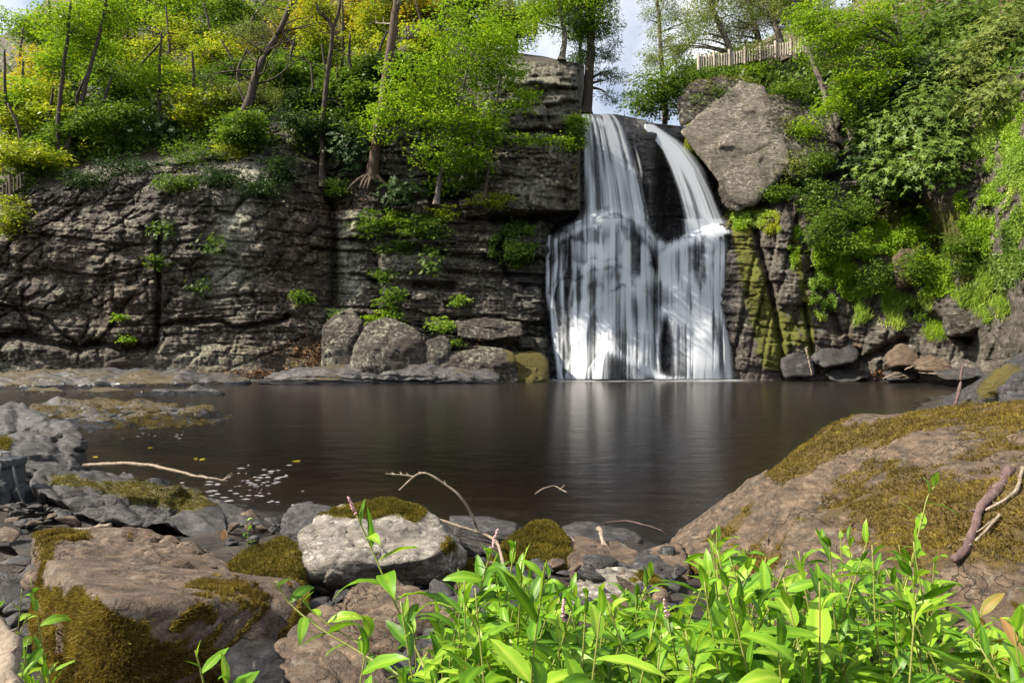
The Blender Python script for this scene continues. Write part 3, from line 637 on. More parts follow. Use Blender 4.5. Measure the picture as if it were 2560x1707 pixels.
m1 = wt_m.n('MixShader'); m1.inputs[0].default_value = 0.2; wt_m.link(df.outputs[0], m1.inputs[1]); wt_m.link(tl.outputs[0], m1.inputs[2])
tp = wt_m.n('BsdfTransparent'); m2 = wt_m.n('MixShader'); wt_m.link(a, m2.inputs[0]); wt_m.link(tp.outputs[0], m2.inputs[1]); wt_m.link(m1.outputs[0], m2.inputs[2]); wt_m.link(m2.outputs[0], wt_m.out.inputs['Surface'])
M['water_white'] = wt_m.m
base = P(1600, 949, 31.6)
fall = thing('waterfall', 'silky white waterfall dropping over stepped black rock into the pool', 'waterfall', base)
gpxc = (gpx[:-1,:-1]).ravel(); gpyc = gpy[:-1,:-1].ravel()
keep = dm[ff].max(1) > 0.03
ytc = ipl(gpxc, YT)
sets = [('upper_curtain', (gpyc < ytc) & (gpxc < 1625)), ('upper_plume', (gpyc < np.maximum(ytc, 585)) & (gpxc >= 1625) & (gpyc < 592)), ('lower_cascade', None)]
used = np.zeros(len(ff), bool)
for nm, mk in sets:
    mk = (~used) if mk is None else (mk & ~used); used |= mk
    f = ff[mk & keep]; ids, inv = np.unique(f, return_inverse=True)
    o = obj(nm, mesh(nm, vv.reshape(-1, 3)[ids] - base, inv.reshape(-1, 4), M['water_white'], True, {'cover': dm[ids]}), fall)

# ------------------------------------------------------------------ ground, pool bed and pool
SH = [(-40,24),(-16,17),(-10,11.5),(-6,9.0),(-3.2,7.3),(-1,6.7),(0.5,6.2),(1.6,5.9),(2.4,6.6),(4,9),(6.5,13),(9.5,16.5),(13,21),(20,27),(40,36)]
def ground_z(x, y):
    e = ipl(x, SH) - y
    up = np.interp(e, [0, 1.0, 2.5, 4.5, 7, 30], [0, 0.12, 0.33, 0.62, 0.74, 0.8]) * (1 - 0.5 * sst(0.1, -0.9, x))
    dn = np.interp(-e, [0, 0.8, 2.5, 6, 12], [0, 0.12, 0.3, 0.8, 1.6])
    return np.where(e > 0, up, -dn)
gxs = np.concatenate([np.linspace(-300,-14,20), np.linspace(-13.8,14,170), np.linspace(14.5,300,20)]); gys = np.concatenate([np.linspace(-300,0.2,16), np.linspace(0.3,22,150), np.linspace(22.5,60,40), np.linspace(64,900,14)])
X, Y = np.meshgrid(gxs, gys); Q = np.stack([X, Y, X * 0], -1)
Z = ground_z(X, Y) + 0.05 * fbm(Q * 1.6, 4, 401)
f1, _ = worley(Q * 2.2 + 0.2 * fbm(Q * 3, 2, 403)[..., None], 405); Z += 0.11 * (0.5 - f1) * (np.abs(X) < 14)
Z = np.where((Y > 44) | (np.abs(X) > 32), np.minimum(Z, -0.4), Z)
gd = obj('ground', mesh('ground', np.stack([X, Y, Z], -1), grid_faces(*X.shape), M['bed'], True, {'wet': sst(0.12, 0.0, Z), 'moss': X * 0, 'soil': 0.6 * sst(0.2, 0.5, Z)}))
tag(gd, 'stony bank and brown pool bed', None, None, 'structure')
gxs = np.linspace(-34, 34, 90); gys = np.linspace(3, 46, 64); X, Y = np.meshgrid(gxs, gys)
pw = N('pool_water'); dp = pw.attr('depth'); p = pw.pos()
cr_ = []
for k in (1.4, 2.3, 3.8):
    cr_.append(pw.math('POWER', 2.71828, pw.math('MULTIPLY', dp, -k)))
cb = pw.n('CombineColor')
for k in range(3): pw.link(cr_[k], cb.inputs[k])
tr = pw.n('BsdfTransparent'); pw.link(cb.outputs[0], tr.inputs['Color'])
gl = pw.n('BsdfGlossy'); gl.inputs['Roughness'].default_value = 0.2; gl.inputs['Color'].default_value = (0.68,0.64,0.6,1)
hgt = pw.math('ADD', pw.noise(pw.mapv(p, (0.8,2.2,1)), 1.5, 3, 0.5, 0.6), pw.math('MULTIPLY', pw.noise(pw.mapv(p, (1,3,1)), 6, 2), 0.25))
nrm = pw.bump(hgt, 0.22, 0.06); pw.link(nrm, gl.inputs['Normal'])
fz = pw.n('Fresnel'); fz.inputs['IOR'].default_value = 1.34; pw.link(nrm, fz.inputs['Normal'])
ms = pw.n('MixShader'); pw.link(fz.outputs[0], ms.inputs[0]); pw.link(tr.outputs[0], ms.inputs[1]); pw.link(gl.outputs[0], ms.inputs[2]); pw.link(ms.outputs[0], pw.out.inputs['Surface'])
po = obj('pool_water', mesh('pool_water', np.stack([X, Y, X * 0], -1), grid_faces(*X.shape), pw.m, True, {'depth': np.clip(-ground_z(X, Y), 0.0, 3)}))
tag(po, 'still dark brown plunge pool', None, None, 'structure')

# ------------------------------------------------------------------ loose rocks
_ICO = {}
def ico(n):
    if n not in _ICO:
        bm = bmesh.new(); bmesh.ops.create_icosphere(bm, subdivisions=n, radius=1.0)
        v = np.array([x.co[:] for x in bm.verts]); f = np.array([[a.index for a in p.verts] for p in bm.faces]); bm.free()
        v /= np.linalg.norm(v, axis=1, keepdims=True); _ICO[n] = (v, f)
    return _ICO[n]

def hull_planes(pts):
    bm = bmesh.new()
    for p in pts: bm.verts.new(p)
    r = bmesh.ops.convex_hull(bm, input=bm.verts); bm.normal_update()
    pl = [(np.array(f.normal[:]), np.array(f.verts[0].co[:])) for f in bm.faces if f.calc_area() > 1e-6]
    bm.free(); return pl

def hull_rock(pts, sub=5, sharp=16, rough=0.03, lay=0.0, axis=(0.15,0.1,1), thick=0.08, seed=1, fr=2.0, chip=0.04, fac=0.045):
    """a rock whose flat faces come from the convex hull of pts; p-norm rounds the edges"""
    pts = np.asarray(pts, float); c = pts.mean(0); sc = np.abs(pts - c).max(0) + 1e-3
    pl = hull_planes((pts - c) / sc)
    D, f = ico(sub)
    acc = np.zeros(len(D)); kept = []
    for n, p0 in pl:
        n = n / (np.linalg.norm(n) + 1e-9); k = n @ p0
        if k < 0: n, k = -n, -k
        if any(n @ m > 0.985 and abs(k - j) < 0.06 for m, j in kept): continue
        kept.append((n, k)); acc += np.maximum(0, (D @ n) / max(k, 0.03)) ** sharp
    v = D * (acc ** (-1.0 / sharp))[:, None]
    q0 = (pts - c) / sc                                  # stretch back to the extent of the traced points
    for a in range(3):
        hi, lo = q0[:, a].max(), q0[:, a].min(); x = v[:, a]
        v[:, a] = np.where(x > 0, x * hi / x.max(), x * lo / x.min())
    v = v * sc
    size = np.linalg.norm(pts.max(0) - pts.min(0)) / 2
    nrm = v / (sc ** 2); nrm /= np.linalg.norm(nrm, axis=1, keepdims=True)
    w = v + c
    k = fr / size
    dsp = 1.5 * rough * size * (1.2 * fbm(w * k, 5, seed) + 0.5 * (ridge(w * k * 2.2, 4, seed + 3) - 0.5))
    if chip:
        f1, f2 = worley(w * k * 1.3 + 0.25 * fbm(w * k * 2, 2, seed + 8)[:, None], seed + 5)
        dsp += chip * size * (0.55 - f1)
        dsp += fac * size * (facet(w * k * 0.9 + 0.12 * fbm(w * k * 3, 2, seed + 50)[:, None], seed + 51) + 0.4 * facet(w * k * 2.6, seed + 61))
    dsp += 0.35 * rough * size * (ridge(w * k * 7, 3, seed + 31) - 0.5) + 0.12 * rough * size * fbm(w * k * 22, 3, seed + 33)
    if lay:
        ax = np.asarray(axis, float); ax /= np.linalg.norm(ax)
        st = (w @ ax + 0.35 * thick * fbm(w * k * 1.2, 3, seed + 9)) / thick
        st = st + 0.4 * np.sin(st * 1.3 + seed); L = np.floor(st); q = st - L
        pr = 0.7 * (vn(np.stack([w[:, 0] * k * 0.8, L * 3.3, w[:, 1] * k * 0.8], -1), seed + 12) - 0.5) + 0.5 * (hsh(L, L * 0, L * 0, seed + 13) - 0.5) - 0.35 * np.exp(-(np.minimum(q, 1 - q) / 0.12) ** 2)
        side = 1 - np.abs(nrm @ ax) ** 2
        dsp += lay * pr * side
    w = w + nrm * dsp[:, None]
    return w, f

def tufts(name, pts, nrm, L, mat, parent, off, rng, per=3, wid=0.16, lean=0.9):
    """short moss strands standing on surface points"""
    n = len(pts)
    if n == 0: return None
    pts = np.repeat(pts, per, 0); nrm = np.repeat(nrm, per, 0); n = len(pts)
    pts = pts + rng.normal(0, L * 0.6, (n, 3)) * (1 - np.abs(nrm))
    dr = nrm + rng.normal(0, lean, (n, 3)); dr /= np.linalg.norm(dr, axis=1, keepdims=True) + 1e-9
    sd = np.cross(dr, rng.normal(0, 1, (n, 3))); sd /= np.linalg.norm(sd, axis=1, keepdims=True) + 1e-9
    ln = L * rng.uniform(0.5, 1.4, n)[:, None]
    a = pts - nrm * L * 0.15; v = np.stack([a - sd * ln * wid, a + sd * ln * wid, a + dr * ln], 1).reshape(-1, 3)
    f = np.arange(3 * n).reshape(-1, 3)
    tint = np.repeat(np.clip(0.5 * vn(pts * 9, 77) + 0.5 * rng.uniform(0, 1, n), 0, 1), 3)
    o = obj(name, mesh(name, v - off, f, mat, False, {'tint': tint}), parent)
    tag(o, kind='stuff'); return o

def rock(name, label, cat, top, base_z=None, mat='slate', sub=5, sharp=16, rough=0.03, lay=0.0, axis=(0.15,0.1,1), thick=0.08, seed=1, extra=(), mossf=None, wetz=None, group=None, moss_n=0, moss_L=0.02, moss_mat='l_moss', flare=1.08, chip=0.04, fr=2.0, raw=False, fac=0.045):
    """top: (px, py, depth) points seen in the photograph; each is also dropped to base_z so the rock stands on the ground"""
    pts = np.array([P(*t) for t in top]) if not raw else np.asarray(top, float)
    if base_z is not None:
        b = pts.copy(); cc = b.mean(0); b = cc + (b - cc) * flare; b[:, 2] = base_z; pts = np.vstack([pts, b])
    if len(extra): pts = np.vstack([pts, np.array([P(*t) for t in extra])])
    w, f = hull_rock(pts, sub, sharp, rough, lay, axis, thick, seed, fr, chip, fac)
    off = np.array([w[:, 0].mean(), w[:, 1].mean(), w[:, 2].min()])
    ppx = CX + F * w[:, 0] / w[:, 1]; ppy = CY - F * (w[:, 2] - H) / w[:, 1]
    m = mesh(name, w - off, f, M[mat], True); nr = vnorm(m)
    if name == 'huge_mossy_rock': TREES.append(BVHTree.FromPolygons([tuple(x) for x in w.tolist()], f.tolist()))
    ms = mossf(ppx, ppy, nr, w) if mossf else np.zeros(len(w))
    wt = sst(wetz + 0.06, wetz, w[:, 2]) if wetz is not None else np.zeros(len(w))
    for n, a in (('moss', ms), ('wet', wt), ('soil', np.zeros(len(w)))):
        at = m.attributes.new(n, 'FLOAT', 'POINT'); at.data.foreach_set('value', np.asarray(a, np.float32))
    if moss_n:
        o = thing(name, label, cat, off, group, 'thing'); obj('stone', m, o)
    else:
        o = tag(obj(name, m, None, off), label, cat, group, 'thing')
    if moss_n:
        rng = np.random.default_rng(seed + 99); tri = w[f]; ar = np.linalg.norm(np.cross(tri[:,1]-tri[:,0], tri[:,2]-tri[:,0]), axis=1)
        mt = ms[f].mean(1) + 0.55 * (fbm(tri.mean(1) * 7, 3, seed + 41)); facing = nr[f].mean(1) @ np.array([0,-0.6,0.8]) > -0.35
        pr = ar * (mt > 0.5) * facing; 
        if pr.sum() > 0:
            k = rng.choice(len(f), moss_n, p=pr / pr.sum()); u = rng.uniform(0, 1, (2, moss_n)); fl = u.sum(0) > 1; u[:, fl] = 1 - u[:, fl]
            pt = tri[k,0] + u[0][:,None]*(tri[k,1]-tri[k,0]) + u[1][:,None]*(tri[k,2]-tri[k,0])
            tufts('moss', pt, nr[f[k]].mean(1), moss_L, M[moss_mat], o, off, rng)
    return o

TREES = []
def nsurf(px, py):
    d = Vector([float(c) for c in P(px, py, 1.0)]) - Vector((0, 0, H)); best = None
    for t in TREES:
        h = t.ray_cast(Vector((0, 0, H)), d.normalized())
        if h[0] is not None and (best is None or h[0].y < best): best = h[0].y
    return best
def B(*a):   # sum of moss patches given as (px, py, rx, ry, weight)
    return lambda px, py, n, w: np.clip(sum(k[4] * blob(px, py, *k[:4]) for k in a), 0, 1.2)

# --- the bright block hanging beside the plume, and its smaller neighbour
rock('hanging_boulder', 'huge pale sunlit block wedged high on the slope beside the plume of water', 'boulder',
     [(1704,330,34.0),(1846,206,35.6),(1910,224,35),(1978,405,32.4),(1888,510,32.4),(1842,505,32.7)],
     None, 'pale', 6, 44, 0.012, 0.16, (0.5,0.2,1), 0.7, 11, fac=0.02, extra=[(1800,260,39),(1900,260,38.5),(1960,420,37),(1850,430,38),(1880,520,34.5)], chip=0.03, fr=3)
rock('capping_rock', 'dark mossy overhang resting against the upper shoulder of the huge pale block', 'rock',
     [(1694,250,35.6),(1740,205,35.8),(1800,188,36),(1850,205,36),(1790,262,35.2),(1722,312,34.8),(1696,318,35)], None, 'cliff', 5, 14, 0.03, 0.25, (0.2,0,1), 0.4, 13, extra=[(1760,250,38.5),(1830,230,38.5)], mossf=lambda px, py, n, w: np.clip(0.9 * n[:, 2], 0, 1))
rock('buttress_rock', 'shaded brown rock stepping down beside the huge pale block to the hooked tree', 'rock',
     [(1900,240,34.6),(1980,238,34.6),(2070,290,34),(2085,380,33),(2040,450,32.4),(1970,450,32.2),(1935,380,32.8),(1915,300,33.8)], None, 'cliff', 6, 14, 0.03, 0.4, (0.3,0,1), 0.5, 14, extra=[(1980,300,37),(2060,360,36)], mossf=lambda px, py, n, w: np.clip(0.6 * n[:, 2], 0, 1))
rock('wedged_boulder', 'grey angular block tucked under the huge pale hanging block', 'boulder',
     [(1800,445,33.2),(1850,432,33),(1885,460,32.6),(1888,490,32.5),(1845,530,32.8),(1810,520,33.2),(1795,480,33.4)], None, 'cliff', 5, 16, 0.03, 0.1, (0.2,0,1), 0.4, 12, extra=[(1840,480,35),(1870,500,35)])
# --- boulders at the foot of the dark cliff
FT = 'rocks at the foot of the dark cliff'
rock('foot_boulder', 'large rounded boulder half pale with lichen at the foot of the dark cliff', 'boulder',
     [(880,880,29.2),(915,805,29.8),(960,795,30),(1010,800,29.8),(1060,830,29.5),(1064,855,29.2),(1000,880,28.9),(930,905,28.7),(885,905,28.9)], -0.1, 'cliff', 5, 14, 0.03, 0.1, (0.25,0,1), 0.5, 21)
rock('foot_block', 'dark square block wedged right of the lichened boulder under the cliff', 'boulder',
     [(1062,850,29.4),(1110,838,29.6),(1124,850,29.5),(1120,890,29.2),(1085,900,29),(1062,885,29.2)], -0.1, 'cliff', 4, 18, 0.03, 0, seed=22)
rock('foot_slab', 'flat brown slab overhanging black shadow beside the wet wall', 'rock', 
     [(1140,805,30.2),(1220,798,30.4),(1300,805,30.4),(1310,840,30),(1240,848,29.8),(1150,840,29.8)], None, 'cliff', 5, 16, 0.03, 0.15, seed=23, extra=[(1200,820,31.5),(1300,820,31.5)])
rock('foot_slab', 'low brown slab resting above the pool ledge near the mossy corner', 'rock',
     [(1095,905,29.2),(1140,875,29.6),(1220,868,29.8),(1290,875,29.6),(1290,905,29.2),(1200,915,28.9),(1110,918,28.9)], -0.1, 'cliff', 5, 16, 0.03, 0.12, seed=24, mossf=B((1290,890,40,30,.7)))
rock('foot_boulder', 'small rough boulder beside the leaf litter under the dark cliff', 'boulder',
     [(805,820,30.3),(840,780,30.5),(885,778,30.5),(905,800,30.2),(880,850,29.8),(830,858,29.8)], 0.2, 'cliff', 5, 14, 0.04, 0.1, seed=25)
rock('mossy_corner_rock', 'green mossy rock where the cliff meets the falls at the waterline', 'rock',
     [(1245,915,29.6),(1270,890,30),(1320,878,30.2),(1365,890,30.2),(1372,930,29.8),(1330,945,29.4),(1260,945,29.3)], -0.4, 'cliff', 5, 10, 0.05, 0, seed=26, mossf=lambda a,b,n,w: np.clip(0.85 + 0*a, 0, 1))
# --- long worn ledges along the pool
LG = 'ledges along the foot of the cliff'
LMF = lambda px, py, n, w: np.clip(0.9 * n[:, 2] - 0.38 + 0.7 * fbm(w * 0.9, 4, 5), 0, 1)
rock('pool_ledge', 'long smooth blue-grey ledge at the waterline below the lichened boulder', 'rock ledge',
     [(645,948,28.2),(720,925,29),(860,918,29.2),(1000,905,29.4),(1120,912,29.2),(1235,920,29),(1250,940,28.8),(1235,955,28.6),(1000,956,28.3),(800,958,28),(680,957,27.9)], -0.5, 'ledge', 6, 12, 0.01, 0.4, (0.05,0.05,1), 0.26, 31, fac=0.02, chip=0.022, mossf=LMF, wetz=0.12, flare=1.0, fr=7)
rock('pool_ledge', 'broken ledge with leaf-strewn moss running along the base of the dark cliff', 'rock ledge',
     [(-120,940,27),(60,930,29),(250,925,29.5),(450,930,29.5),(600,932,29.2),(632,945,28.4),(600,958,27.6),(420,962,26.6),(200,968,25.6),(0,975,24.8),(-120,980,24.5)], -0.5, 'ledge', 6, 10, 0.012, 0.45, (0.05,0.1,1), 0.2, 32, fac=0.024, chip=0.026, mossf=LMF, wetz=0.1, flare=1.0, fr=8)
for k, (a, lab) in enumerate([([(25,990,22.5),(70,975,23.2),(130,970,23.4),(165,982,22.8),(140,996,22),(60,999,21.8)], 'small islet with a mossy crown in the shallow channel'),
     ([(180,985,22.4),(230,972,23.4),(290,968,23.6),(330,985,22.6),(280,995,22),(200,996,21.8)], 'low islet crusted with bright green moss between two islets'),
     ([(340,985,22.5),(400,975,23.2),(460,972,23.3),(475,982,22.8),(430,990,22.2),(360,992,22)], 'flat grey islet just breaking the water in the channel'),
     ([(440,982,22.5),(490,965,23.6),(550,978,23),(562,986,22.5),(500,992,22),(450,991,22.1)], 'smooth tapering islet pointing out into the pool')]):
    rock('islet', lab, 'rock', a, -0.3, 'ledge', 5, 10, 0.03, 0.05, seed=41 + k, mossf=(lambda g: lambda px, py, n, w: np.clip(g * n[:, 2] - 0.1, 0, 1))([0.75, 0.8, 0.4, 0.35][k]), wetz=0.08, fr=3)
rock('island_ledge', 'broad moss-topped rock shelf with a crumbling wet edge in the shallows', 'rock ledge',
     [(60,1030,15.5),(120,1014,17.5),(300,1010,18.2),(440,1016,17.6),(560,1030,16.4),(606,1043,15.6),(520,1058,14.4),(420,1072,13.7),(300,1068,13.7),(150,1060,13.9),(60,1060,13.9)], -0.3, 'ledge', 6, 9, 0.02, 0.35, (0.05,0.1,1), 0.13, 51, fac=0.035, chip=0.035,
     mossf=lambda px, py, n, w: np.clip(1.0 * n[:, 2] - 0.35 + 0.6 * fbm(w * 1.4, 4, 6), 0, 1), wetz=0.1, flare=1.0, moss_n=9000, moss_L=0.035, moss_mat='l_moss_b', fr=6)
for k, a in enumerate([[(372,1010,17.8),(400,1003,18.6),(430,1008,18.2),(420,1016,17.4)], [(465,1012,17.6),(485,1006,18.2),(500,1013,17.6),(480,1018,17.2)], [(218,1078,13.4),(228,1068,13.8),(240,1075,13.5),(230,1085,13.1)]]):
    rock('water_stone', 'small wet stone poking out of the water beside the moss-topped shelf', 'stone', a, -0.2, 'ledge', 4, 8, 0.04, 0, seed=56 + k, wetz=0.2, group='wet stones by the moss-topped shelf')

# --- near bank: the big stones
rock('shore_boulder', 'tall slanting grey boulder with a sharp crest rising behind the backpack', 'boulder',
     [(-60,1050,9.2),(20,1020,9.6),(62,1012,9.7),(110,1045,9.3),(160,1070,9.0),(212,1080,8.8),(216,1120,8.6),(180,1140,8.3),(60,1120,8.4),(-60,1100,8.6)], 0.1, 'slate', 6, 28, 0.03, 0.22, (0.5,0.1,1), 0.14, 61)
rock('shore_boulder', 'smooth grooved grey boulder with a yellow moss tuft beside the backpack', 'boulder',
     [(-60,1090,8.3),(30,1078,8.4),(70,1080,8.3),(130,1110,8.0),(190,1130,7.9),(206,1180,7.7),(140,1180,7.4),(60,1165,7.3),(-60,1150,7.3)], 0.0, 'slate', 6, 20, 0.03, 0.14, (0.4,0,1), 0.12, 62, mossf=B((12,1108,18,18,1.0)), moss_n=700, moss_L=0.03)
rock('layered_slab', 'long layered slab of slate with moss cushions lying along the shore', 'rock slab',
     [(75,1215,7.0),(112,1182,7.4),(200,1176,7.7),(320,1186,7.8),(390,1200,7.6),(470,1228,7.2),(535,1258,6.8),(556,1300,6.3),(560,1345,5.95),(545,1352,5.9),(420,1326,5.95),(300,1305,6.0),(180,1272,6.2),(110,1250,6.5)], None, 'slate', 6, 30, 0.02, 0.42, (0.3,0.15,1), 0.1, 63,
     extra=[(150,1230,7.9),(450,1270,7.6),(540,1330,6.5)], mossf=B((160,1200,70,16,.8),(300,1215,80,18,.8),(400,1240,110,26,.85),(480,1260,60,30,.6)), moss_n=9000, moss_L=0.022, fr=4)
rock('thin_slab', 'thin wedge of slate jutting into the water beyond the layered slab', 'rock slab',
     [(468,1220,7.2),(540,1245,7.0),(600,1272,6.9),(668,1302,6.6),(640,1312,6.4),(560,1316,6.3),(540,1300,6.5)], None, 'slate', 5, 18, 0.02, 0.05, (0.3,0,1), 0.06, 64, extra=[(560,1290,7.2),(640,1330,6.6),(550,1340,6.4)])
rock('hollow_slab', 'dark slate slab with a scooped shaded face lying behind the mossy block', 'rock slab',
     [(100,1345,4.9),(130,1326,5.1),(310,1322,5.2),(430,1345,5.0),(520,1385,4.7),(575,1415,4.4),(480,1430,4.15),(330,1420,4.0),(180,1415,3.95),(105,1400,4.2)], 0.3, 'brown', 6, 34, 0.02, 0.3, (0.2,-0.25,1), 0.09, 65,
     mossf=B((160,1335,70,16,.9),(115,1370,26,50,.9),(330,1340,40,10,.6),(190,1420,80,10,.7)), moss_n=8000, moss_L=0.02, moss_mat='l_moss_b', fr=3.4)
rock('mossy_block', 'big block with bare grey top and thick brown moss curtain on its sides', 'boulder',
     [(126,1402,3.6),(200,1402,3.7),(400,1425,3.75),(560,1440,3.7),(645,1465,3.45),(735,1445,3.75),(760,1500,3.5),(560,1500,3.0),(420,1512,2.75),(285,1522,2.52),(215,1480,2.8)], None, 'brown', 6, 44, 0.012, 0.06, (0.1,-0.1,1), 0.07, 66, fac=0.02, chip=0.012,
     extra=[(100,1470,3.35),(92,1560,3.2),(130,1700,2.85),(200,1760,2.62),(300,1770,2.46),(480,1745,2.62),(620,1710,2.85),(740,1650,3.1),(775,1560,3.5),(300,1480,4.1),(650,1480,4.2)],
     mossf=lambda px, py, n, w: np.clip(1.0 - 1.15 * sst(0.35, 0.75, n[:, 2]) + 0.85 * blob(px, py, 545, 1462, 85, 26) + 0.8 * blob(px, py, 620, 1500, 80, 28) + 0.35 * blob(px, py, 420, 1470, 60, 20) - 0.7 * blob(px, py, 165, 1470, 22, 60), 0, 1.1), moss_n=46000, moss_L=0.019, moss_mat='l_moss_b', fr=3)
rock('moss_mound', 'cushion of golden moss swelling over a stone beside the whitish boulder', 'rock',
     [(575,1395,4.5),(640,1365,4.8),(690,1344,4.9),(735,1350,4.7),(750,1400,4.3),(735,1450,4.0),(660,1450,4.0),(590,1425,4.2)], 0.15, 'brown', 5, 6, 0.06, 0, seed=67, mossf=lambda px, py, n, w: 0.95 + 0*px, moss_n=15000, moss_L=0.02, chip=0.08)
rock('whitish_boulder', 'whitish flat-faced boulder capped with green moss at the water edge', 'boulder',
     [(841,1272,5.2),(956,1248,5.35),(1020,1254,5.3),(1084,1298,5.0),(1119,1352,4.6),(1167,1378,4.75),(761,1333,4.8),(746,1352,4.6),(730,1407,4.3),(767,1434,4.2),(864,1397,4.2),(994,1404,4.2),(1090,1384,4.3)], None, 'white', 6, 34, 0.016, 0.0, seed=68,
     extra=[(776,1492,4.35),(930,1480,4.5),(1092,1476,4.5),(1160,1440,4.75),(850,1350,5.7),(1090,1350,5.7)],
     mossf=B((880,1280,70,16,1.0),(960,1262,70,22,1.1),(1035,1285,32,24,1.0),(1130,1370,30,40,.5)), moss_n=14000, moss_L=0.02, fr=2.6, chip=0.03)
rock('shore_boulder', 'plain mid-grey boulder leaning behind the whitish moss-capped boulder', 'boulder',
     [(708,1292,5.9),(722,1262,6.1),(762,1253,6.2),(832,1268,6.1),(842,1282,5.9),(800,1332,5.6),(735,1347,5.6),(712,1330,5.6)], 0.0, 'slate', 5, 20, 0.02, 0, seed=69)
rock('leaning_slate', 'dark grey slate leaning under the shaded front of the whitish boulder', 'rock slab',
     [(864,1495,3.7),(915,1450,3.85),(985,1448,3.9),(1050,1465,3.8),(1134,1515,3.6),(1110,1585,3.3),(1020,1575,3.2),(950,1558,3.25),(880,1520,3.45)], 0.25, 'brown', 6, 26, 0.03, 0.1, (0.5,-0.4,1), 0.06, 70)
rock('pointed_stone', 'pointed purple-grey stone standing among the smartweed stems', 'stone',
     [(836,1503,2.95),(880,1560,2.75),(940,1625,2.5),(995,1720,2.25),(860,1760,2.1),(723,1730,2.2),(706,1606,2.6),(790,1545,2.85)], None, 'brown', 6, 26, 0.025, 0.07, (0.6,0.5,1), 0.06, 71, extra=[(850,1700,2.9),(960,1760,2.7)])
rock('wet_stone', 'dark wet stone with glossy creases beside the pointed stone', 'stone',
     [(590,1610,2.75),(660,1590,2.85),(715,1600,2.75),(735,1680,2.45),(700,1750,2.2),(600,1740,2.25),(575,1660,2.5)], 0.35, 'slate', 5, 10, 0.05, 0, seed=72, wetz=0.9)
rock('moss_cushion_rock', 'grey rock wearing a shaggy moss cushion right of the whitish boulder', 'rock',
     [(1250,1375,5.0),(1275,1340,5.3),(1330,1310,5.5),(1390,1322,5.4),(1425,1365,5.0),(1428,1415,4.7),(1385,1435,4.6),(1300,1395,4.7)], 0.2, 'brown', 5, 8, 0.05, 0, seed=73, mossf=lambda px, py, n, w: np.clip(0.95 - 0.8 * blob(px, py, 1335, 1345, 30, 10), 0, 1), moss_n=14000, moss_L=0.022, chip=0.07)
rock('low_plank_slab', 'thin pale ledge of slate lying flat at the water edge', 'rock slab',
     [(1126,1286,6.2),(1200,1292,6.2),(1292,1308,6.0),(1285,1335,5.7),(1200,1325,5.75),(1140,1312,5.9)], -0.05, 'slate', 5, 18, 0.02, 0.05, (0.1,0,1), 0.05, 74)
rock('blue_slab', 'smooth blue-grey slab tilted out of the shallow water', 'rock slab',
     [(1395,1325,6.1),(1440,1306,6.3),(1500,1312,6.3),(1560,1318,6.2),(1605,1345,5.9),(1585,1358,5.75),(1500,1362,5.6),(1420,1345,5.8)], -0.1, 'slate', 5, 20, 0.02, 0.02, (0.1,0,1), 0.05, 75)
rock('streaked_rock', 'long grey rock with pale streaks sloping down from the moss cushion', 'rock',
     [(1415,1345,5.5),(1500,1350,5.4),(1580,1365,5.3),(1610,1390,5.0),(1590,1430,4.6),(1500,1440,4.4),(1430,1430,4.5)], 0.0, 'brown', 5, 14, 0.03, 0.04, (0.3,0,1), 0.06, 76)
rock('wedge_stone', 'brown angular stone with a flat tilted top against the huge mossy rock', 'stone',
     [(1610,1375,5.2),(1660,1362,5.3),(1700,1365,5.2),(1722,1400,4.8),(1720,1430,4.6),(1660,1410,4.7),(1615,1390,4.9)], 0.1, 'brown', 5, 22, 0.02, 0, seed=77)
rock('wedge_stone', 'grey triangular stone between the streaked rock and the brown angular stone', 'stone',
     [(1565,1415,4.7),(1590,1385,4.9),(1650,1395,4.8),(1690,1430,4.5),(1700,1470,4.2),(1600,1455,4.2)], 0.15, 'slate', 5, 22, 0.02, 0, seed=78)
rock('spotted_rock', 'brown rock spotted with white lichen behind the smartweed bed', 'rock',
     [(1420,1475,4.0),(1480,1430,4.25),(1560,1420,4.3),(1640,1440,4.15),(1660,1490,3.8),(1600,1540,3.5),(1480,1550,3.45),(1425,1520,3.7)], 0.3, 'white', 5, 10, 0.04, 0, seed=79, mossf=B((1640,1440,50,18,1.0),(1700,1460,60,20,1)), moss_n=3000)
rock('root_rock', 'dark mossy stone in the hollow between the whitish boulder and moss cushion', 'stone',
     [(1150,1440,4.6),(1185,1400,4.9),(1240,1395,4.9),(1265,1430,4.6),(1240,1480,4.2),(1170,1485,4.2)], 0.2, 'brown', 5, 10, 0.05, 0, seed=80, mossf=lambda px, py, n, w: np.clip(n[:, 2] + 0.1, 0, 1), moss_n=6000)
rock('flat_stone', 'flat grey stone under the bent twig beside the smartweed bed', 'stone',
     [(1230,1500,3.9),(1300,1470,4.1),(1400,1490,4.0),(1420,1540,3.6),(1300,1560,3.5),(1235,1540,3.65)], 0.25, 'slate', 5, 18, 0.03, 0, seed=81)
rock('shaded_stone', 'small brown stone in the shade below the moss cushion', 'stone', [(1285,1460,4.4),(1320,1440,4.5),(1350,1450,4.4),(1345,1480,4.2),(1300,1485,4.2)], 0.2, 'brown', 4, 10, 0.04, 0, seed=82)

